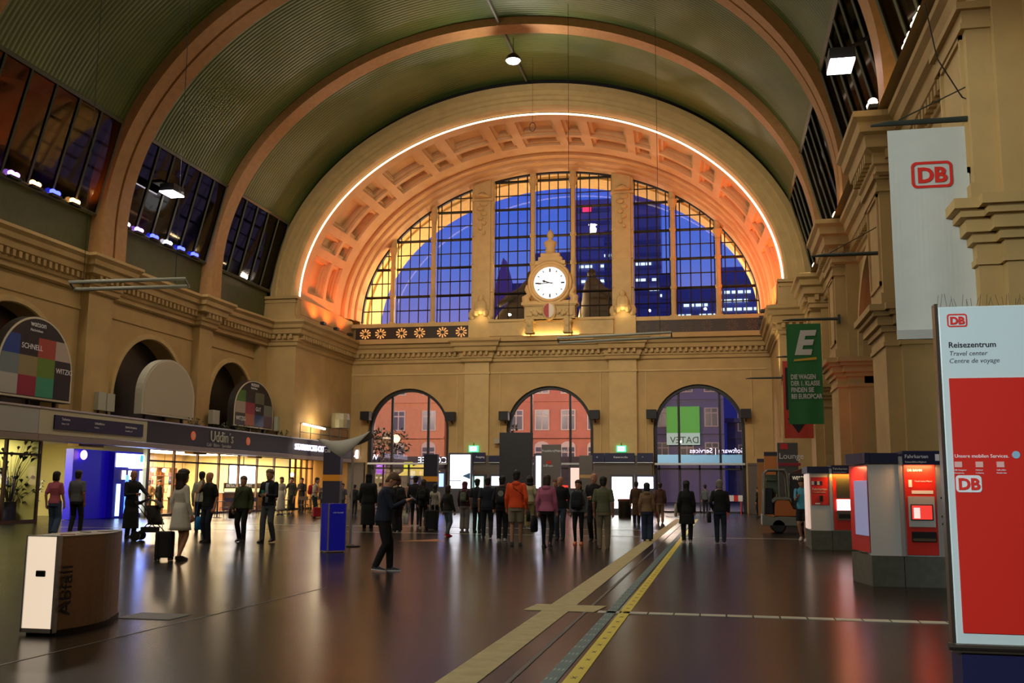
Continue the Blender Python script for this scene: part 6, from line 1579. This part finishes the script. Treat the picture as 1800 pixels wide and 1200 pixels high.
def suitcase(label, x, y, rz, col, w=.4, h=.6, d=.24, tilt=0, handle=.42):
    t = thing('suitcase', label, 'suitcase', (x, y, 0), rz)
    mb = MB(); mb.loft([ring(0, 0, z, w / 2 * k, d / 2 * k, 16, 5) for z, k in ((.06, .92), (.08, 1), (.06 + h - .03, 1), (.06 + h, .92))]); obj('shell', mb, cm(col), t, smooth=False)
    mb = MB()
    for k in (-.3, .3): mb.box(k * w - .01, k * w + .01, -d / 2 - .008, -d / 2 + .01, .1, .03 + h)
    obj('ridge', mb, cm(col), t)
    for sx in (-1, 1):
        for sy in (-1, 1): mb = MB(); mb.lathe([(.02, -.012), (.035, -.01), (.035, .01), (.02, .012)], (sx * w * .38, sy * d * .3, .035), 10, 'y'); obj('wheel', mb, BLACK, t)
    if handle:
        mb = MB(); mb.tube([(-.09, d * .3, h), (-.09, d * .3, h + handle), (.09, d * .3, h + handle), (.09, d * .3, h)], .009, 6); obj('handle', mb, ALU, t)
def P(key, label, u, vf, vt, face, **k):
    x, y = gp(u, vf); z = atY(u, vt, y)[2]; H = min(max(z, 1.5), 1.93)
    if k.get('lean') or k.get('head', 0) > 20: H *= 1.02
    off = k.pop('dy', 0); sc = (y + off) / y
    person(key, label, (x * sc, y * sc), face, H, **k)
    return PEOPLE[key]
P('phone', 'young person in a dark puffer jacket looking down at a phone', 672, 1004, 831, -80, top=('jacket', '1c2438'), bottom=('trousers', '0e0e12'), hair=('fringe', '5a4028'), arms='phone', gait=.13, vox=.009, head=38, lean=.1, shoes='14141a', sole='c8c8c8', w=1.15)
t0, H, A, M, tl, tz, HM, w = PEOPLE['phone']
ph = A['R'][2].lerp(A['L'][2], .5) + Vector((0, .075 * H, .035 * H)); t = thing('phone', 'dark phone held by the person in the puffer jacket', 'phone', M @ ph, M.to_euler().z)
mb = MB(); mb.box(-.036, .036, -.004, .004, -.07, .07); mb.xf(Matrix.Rotation(.9, 4, 'X')); obj('case', mb, BLACK, t); mb = MB(); mb.box(-.032, .032, -.0055, -.004, -.065, .065); mb.xf(Matrix.Rotation(.9, 4, 'X')); obj('display', mb, emat('phone_glow', 'c8d8ff', .6), t)
P('dress', 'person with long dark curly hair in a short white dress', 314, 985, 824, -25, top=('shirt', 'd0ccc4'), bottom=('dress', 'd0ccc4', .33, .125), hair=('curly', '2a1a16', -.16), arms={'L': 'hang', 'R': 'hang'}, gait=.08, vox=.011, fem=True, shoes='201818')
x, y = gp(288, 985); suitcase('dark suitcase pulled beside the person in the white dress', x, y, .2, '1c1c22', .34, .5, .24, handle=.3)
P('blacktee', 'bald person in a black t-shirt and jeans holding a hand to the chin', 364, 953, 829, 155, top=('tee', '101012'), bottom=('trousers', '181f30'), hair=('bald', '000000'), arms={'L': 'hang', 'R': 'chin'}, w=1.12, gait=.04, vox=.012)
handbag('blacktee', 'bright blue carrier bag beside the bald person in the black t-shirt', 'R', '1878b8', (.3, .12, .34), z=.36, strap='shoulder', name='carrier_bag')
P('whitebehind', 'dark haired person in a pale shirt half hidden behind the bald person', 350, 940, 827, 20, top=('shirt', 'b0ac98'), bottom=('trousers', '202028'), hair=('short', '14100e'), dy=1.5)
P('olive', 'person in an olive jacket with a black bag strap across the chest', 424, 952, 836, 178, top=('jacket', '3c4428'), bottom=('trousers', '101010'), hair=('short', '6a5a4a'), arms='hang', w=1.08, gait=.07)
handbag('olive', 'black shoulder bag worn by the person in the olive jacket', 'R', '14110e', (.3, .1, .26), z=.5, strap='cross', name='shoulder_bag')
P('suit', 'person in a navy blazer and grey trousers holding a teal cup', 470, 953, 824, 176, top=('jacket', '10121c'), bottom=('trousers', '4c505a'), hair=('short', '7a6450'), arms='front', gait=-.13, open_='8c98a8', belt=True, shoes='1c1210')
t0, H, A, M, tl, tz, HM, w = PEOPLE['suit']; c = M @ (A['R'][2].lerp(A['L'][2], .5) + Vector((0, .05, .05)))
t = thing('paper_cup', 'teal paper cup held by the person in the navy blazer', 'cup', c); mb = MB(); mb.lathe([(.03, -.06), (.042, .06)], n=12); obj('cup', mb, mat('teal_cup', '2a8a78', .5), t); mb = MB(); mb.lathe([(.044, .06), (.04, .075)], n=12); obj('lid', mb, mat('teal_lid', '3aa890', .5), t)
P('pinktee', 'person with a black bob in a pink t-shirt and blue jeans', 92, 942, 828, 8, top=('tee', 'b05868'), bottom=('wide', '3c4e68'), hair=('bob', '0c0a0a'), fem=True, gait=.13, shoes='b8b0a8')
P('greyshirt', 'heavy person in a grey short-sleeved shirt and black trousers', 131, 938, 826, 5, top=('tee', '5a5a5a'), bottom=('trousers', '14161c'), hair=('short', '1a1410'), skin='m', w=1.12, gait=-.1)
P('robe', 'bald bearded person in a long black robe pushing a stroller', 228, 945, 826, -115, top=('robe', '0c0c10', .14, .12), bottom=('trousers', '101014'), hair=('bald', '000000'), skin='m', arms={'L': 'push', 'R': 'front'}, w=1.05, turn=-20)
# stroller
x, y = gp(266, 950); t = thing('stroller', 'black baby stroller in front of the person in the robe', 'stroller', (x, y, 0), radians(-75))
mb = MB()
for s in (-.22, .22): mb.tube([(s, .38, .12), (s, -.05, .55), (s, -.42, 1.02)], .014, 6); mb.tube([(s, -.35, .12), (s, .1, .62)], .014, 6)
mb.tube([(-.22, -.42, 1.02), (.22, -.42, 1.02)], .018, 6); mb.tube([(-.22, -.35, .12), (.22, -.35, .12)], .012, 6); obj('frame', mb, BLACK, t)
for s in (-.25, .25):
    for yy, r in ((.4, .1), (-.35, .13)):
        mb = MB(); mb.lathe([(r * .55, -.02), (r, -.018), (r, .018), (r * .55, .02)], (0, 0, 0), 14, 'y'); mb.xf(Matrix.Translation((s, yy, r)) @ Matrix.Rotation(pi / 2, 4, 'Z')); obj('wheel', mb, BLACK, t)
mb = MB(); mb.loft([ring(0, .1 - z * .25, .42 + z, .19, .2 - z * .12, 12, 3) for z in (0, .12, .3, .5)]); obj('seat', mb, cm('2a2620'), t, smooth=True)
mb = MB(); mb.loft([[(x_, -.1 + .34 * sin(a) , .78 + .3 * cos(a)) for x_ in (-.21, -.1, .1, .21)] for a in np.linspace(-1.0, 1.3, 10)], cap=False, closed=False); o = obj('hood', mb, cm('3a3224'), t, smooth=True); o.modifiers.new('s', 'SOLIDIFY').thickness = .015
mb = MB(); mb.box(-.17, .17, -.25, .15, .22, .36); obj('basket', mb, cm('2a2a24'), t)
P('sweater', 'person in a green-grey sweater and long dark skirt near the bistro tables', 511, 903, 836, 178, top=('hoodie', '32342a'), bottom=('skirt', '0c0c0c', .1, .11), hair=('short', '1a1210'), arms={'L': 'hang', 'R': 'chin'})
P('darkjkt', 'person in a dark jacket with crossed arms beside the green-grey sweater', 529, 900, 838, 178, top=('jacket', '1c1a16'), bottom=('trousers', '101014'), hair=('short', '100c0a'), arms='front')
P('paledress', 'person in a long pale dress behind the navy blazer', 493, 905, 838, 175, top=('shirt', '8a8478'), bottom=('skirt', '9a9484', .12, .12), hair=('bob', '4a3428'), fem=True)
P('redpack', 'person in a pale shirt and dark green trousers with a red backpack', 551, 908, 840, -85, top=('tee', 'b8a888'), bottom=('trousers', '1e2a24'), hair=('short', '100c0a'), arms='front', lean=.15)
backpack('redpack', 'shiny red backpack on the person beside the violet pylon', 'a01420')
x, y = gp(559, 910); suitcase('round red suitcase lying at the foot of the violet pylon', x, y, .5, '9c1018', .5, .42, .3, handle=.1)
P('greybehind', 'person in a grey jacket just left of the violet pylon', 568, 905, 847, 20, top=('jacket', '4a4840'), bottom=('trousers', '18181c'), hair=('short', '14100e'))
P('greytee', 'person in a grey t-shirt between sail pole and dark coats', 601, 907, 849, 170, top=('tee', '44444a'), bottom=('trousers', '101014'), hair=('short', '2a1c14'))
P('whitecollar', 'person in a dark jacket with white collar near the far shop', 622, 906, 851, 0, top=('jacket', '101012'), bottom=('trousers', '14141a'), hair=('short', '14100c'), collar='c8c8c8')
P('cloak', 'large person in a long black hooded coat behind the phone user', 646, 932, 832, 8, top=('coat', '0c0d10', .1, .13), bottom=('trousers', '0c0c0e'), hair=('hood', '0e0e12'), w=1.25)
P('greypants', 'person in black with wide black trousers and a dark backpack', 698, 935, 840, 40, top=('jacket', '10100f'), bottom=('wide', '0a0a0b'), hair=('short', '4a3220'), arms='hang')
backpack('greypants', 'big black backpack on the person in wide black trousers', '0e0e10')
handbag('greypants', 'white tote bag hanging at the side of the person in wide black trousers', 'R', 'b8b4b0', (.3, .1, .34), z=.34, strap='shoulder', name='tote_bag')
P('puffer', 'person in a black puffer with a dark hair bun left of the navy pylon', 729, 926, 836, 10, top=('jacket', '0d0d10'), bottom=('leggings', '0a0a0c'), hair=('bun', '120e0c'), shoes='a8a8a8', w=1.1)
P('longhair', 'person with long brown hair and black clothes carrying a black backpack', 743, 929, 842, 5, top=('jacket', '101012'), bottom=('leggings', '0c0c0e'), hair=('long', '2c1c14', -.14), fem=True, shoes='a8a49c')
backpack('longhair', 'black backpack on the person with long brown hair', '0c0c0e', size=.9)
P('creamtop', 'person with very long dark hair in a cream top pulling a black suitcase', 764, 925, 850, 5, top=('shirt', '9c9488'), bottom=('trousers', '14181a'), hair=('long', '100c0c', -.2), fem=True, arms={'L': 'pull', 'R': 'pull'})
x, y = gp(758, 932); suitcase('upright black suitcase with a raised silver handle', x, y, 0, '0e0e10', .44, .62, .26, handle=.42)
P('redshoes', 'person in a dark jacket and light jeans with bright red shoes', 786, 943, 852, -30, top=('jacket', '18160f'), bottom=('trousers', '4c5a60'), hair=('bob', '2a1c18'), fem=True, gait=.14, shoes='c02030')
P('hijab', 'person in a purple headscarf and pale jeans with a grey-green backpack', 816, 932, 846, 0, top=('jacket', '301626'), bottom=('wide', '787470'), hair=('hijab', '6a2c40'), fem=True, shoes='a09888')
backpack('hijab', 'small grey-green backpack on the person in the purple headscarf', '5c6454', size=.8)
P('black1', 'slim person in black with bare forearms next to the purple headscarf', 838, 935, 841, -5, top=('tee', '0e1018'), bottom=('trousers', '0c0e14'), hair=('short', '0c0a0a'), skin='m')
P('navytee', 'broad person in a navy t-shirt and navy trousers mid-stride', 856, 946, 838, 15, top=('tee', '182030'), bottom=('trousers', '181e2c'), hair=('short', '100c0a'), skin='m', w=1.12, gait=.16)
P('trackpants', 'person in a black jacket and white striped track trousers with white shoes', 882, 951, 836, 5, top=('jacket', '0e1014'), bottom=('trousers', '0c0c0e'), hair=('short', '0c0a0a'), gait=.05, shoes='b8b4ac')
backpack('trackpants', 'black backpack with a pale round emblem left of the orange hoodie', '101216', logo='8a8a80')
P('orange', 'person in a bright orange hoodie and beige shorts with black crossbody bag', 907, 959, 826, 5, top=('hoodie', 'e8501c'), bottom=('shorts', '8c8068'), hair=('short', '14100c'), skin='m', gait=-.07, shoes='201c18', w=1.05, vox=.012)
handbag('orange', 'black crossbody bag on the person in the orange hoodie', 'R', '12110f', (.3, .1, .26), z=.46, strap='cross', name='crossbody_bag', y=-.12)
P('creampants', 'person with dark curly hair in a cream top and patterned trousers', 931, 928, 836, 10, top=('tee', 'b4aa88'), bottom=('wide', '8a7c50'), hair=('curly', '100c0c', -.06), fem=True, skin='m', shoes='b0a898')
P('pinkhood', 'person in a pink hoodie and black leggings with a large black bag', 961, 963, 834, -4, top=('hoodie', 'b0607c'), bottom=('leggings', '08080a'), hair=('bob', '3a2a24'), fem=True, gait=.1, w=1.1, shoes='14120f', vox=.012)
handbag('pinkhood', 'large black bag hanging beside the person in the pink hoodie', 'L', '0c0c0d', (.4, .14, .4), z=.44, strap='shoulder')
P('blackjkt', 'person in a black jacket and blue jeans facing the camera, right of the pink hoodie', 985, 949, 837, 172, top=('jacket', '0e0f12'), bottom=('trousers', '34404c'), hair=('bald', '000000'), gait=.06, w=1.08)
P('behindpink', 'reddish haired person peeking out behind the pink hoodie', 976, 935, 842, 170, top=('shirt', '14141a'), bottom=('trousers', '283038'), hair=('short', '6a4430'))
P('glasses', 'person in glasses and grey sleeves with a navy backpack worn in front', 1017, 957, 843, 176, top=('hoodie', '5e5e60'), bottom=('leggings', '0a0a0c'), hair=('long', '241812', -.08), fem=True, shoes='d87048', arms='hang')
backpack('glasses', 'navy backpack worn on the chest of the person with glasses', '121826', front=True, size=1.15)
t0, H, A, M, tl, tz, HM, w = PEOPLE['glasses']; t = thing('eyeglasses', 'round eyeglasses on the person with the navy backpack', 'glasses', M.translation, M.to_euler().z)
mb = MB()
for s in (-1, 1): mb.loft([[tuple(HM @ Vector((s * .017 + r * cos(a), .054, .053 + r * sin(a)))) for r in (.012, .014)] for a in np.linspace(0, 2 * pi, 13)], cap=False, closed=False); mb.tube([HM @ Vector((s * .03, .052, .053)), HM @ Vector((s * .044, 0, .05))], .002, 4)
obj('frame', mb, BLACK, t)
P('polo', 'tall bald person in a black polo shirt facing the camera', 1045, 952, 831, 170, top=('polo', '0e0e0f'), bottom=('trousers', '0c0c10'), hair=('bald', '000000'), arms={'L': 'hang', 'R': 'front'}, w=1.02, gait=.05)
P('olivetee', 'person in an olive t-shirt and beige trousers walking away', 1061, 964, 837, 2, top=('tee', '5c6044'), bottom=('trousers', '7a6e58'), hair=('short', '0f0c0a'), skin='m', w=1.08, gait=-.05, shoes='6a5a44', vox=.012)
P('browncoat', 'person in a long brown coat beside the steel bin', 1119, 922, 846, 0, top=('coat', '4a3018', .22, .1), bottom=('trousers', '1c1814'), hair=('short', '1c140e'))
P('beige', 'person in a beige sweater and blue jeans with a red shoulder bag', 1138, 951, 848, 2, top=('hoodie', '806448'), bottom=('wide', '26344c'), hair=('bob', '120e12'), fem=True, gait=.04)
handbag('beige', 'small red shoulder bag hanging from the person in the beige sweater', 'R', '6a2a20', (.18, .07, .16), z=.5, strap='shoulder')
P('brownsw', 'person in a brown sweater and tan trousers left of the third doors', 1161, 920, 848, 5, top=('hoodie', '58382c'), bottom=('trousers', '8a6c50'), hair=('short', '2a1c14'), gait=.06)
P('longcoat', 'person in a long black coat with a white tote bag', 1208, 954, 844, 0, top=('coat', '0a0a0b', .3, .13), bottom=('trousers', '0a0a0b'), hair=('long', '0c0a0a', -.12), fem=True, gait=.07, shoes='a08c80', w=1.05)
handbag('longcoat', 'white tote bag on the shoulder of the person in the long black coat', 'L', 'a89c88', (.32, .08, .34), z=.62, strap='shoulder', name='tote_bag')
P('greyhair', 'grey haired person in a black jacket and jeans walking to the third doors', 1267, 955, 843, 0, top=('jacket', '0b0b0c'), bottom=('trousers', '1e2636'), hair=('short', '7a7068'), arms={'L': 'pocket', 'R': 'hang'}, w=1.05, gait=.04, shoes='14141a', sole='a0a0a0')
handbag('greyhair', 'black shoulder bag on the left side of the grey haired person', 'L', '0c0c0e', (.34, .12, .3), z=.5, strap='shoulder', name='shoulder_bag')
P('boy', 'young person in a light blue t-shirt and black shorts beside the ticket machines', 1413, 951, 839, 165, top=('tee', '4a98b0'), bottom=('shorts', '0a0a0c'), hair=('short', '2e1e14'), arms={'L': 'hang', 'R': 'phone'}, gait=.14, shoes='c8b8b0', head=20)
backpack('boy', 'small dark backpack on the person in the light blue t-shirt', '14181c', size=.7)
P('farright', 'dark dressed person with white striped trousers beside the orange pillar', 1334, 907, 856, 60, top=('jacket', '0e0e10'), bottom=('trousers', '14141a'), hair=('short', '14100c'))
# guests inside the shops
for i, (u, X, c, lab) in enumerate(((262, -27, 'c8a080', 'cafe guest in a pale shirt at the left end of the cafe'), (280, -27, '30302c', 'cafe guest in dark clothes behind the stroller'), (300, -27.5, 'b8b0a0', 'cafe guest in white behind the glass left of the white dress'))):
    y = yu(u, X); person('g%d' % i, lab, (X, y), 200 + 60 * i, 1.72, top=('shirt', c), bottom=('trousers', '20202a'), hair=('short', '1c140e'), vox=.02)
for i, (u, v) in enumerate(((667, 893), (714, 893), (1262, 893), (1240, 893))):
    x, y = gp(u, 903); person('far%d' % i, ['person in a pale top far back in front of the first doors', 'person in brown far back at the second half of the first doors', 'distant person in white near the third doors', 'distant person in grey near the third doors'][i], (x * 58 / y, 58 + .3 * i), 0, 1.7, top=('shirt', ('8a7c6c', '5a4030', 'a8a8a8', '606468')[i]), bottom=('trousers', '202024'), hair=('short', '201610'), vox=.02)
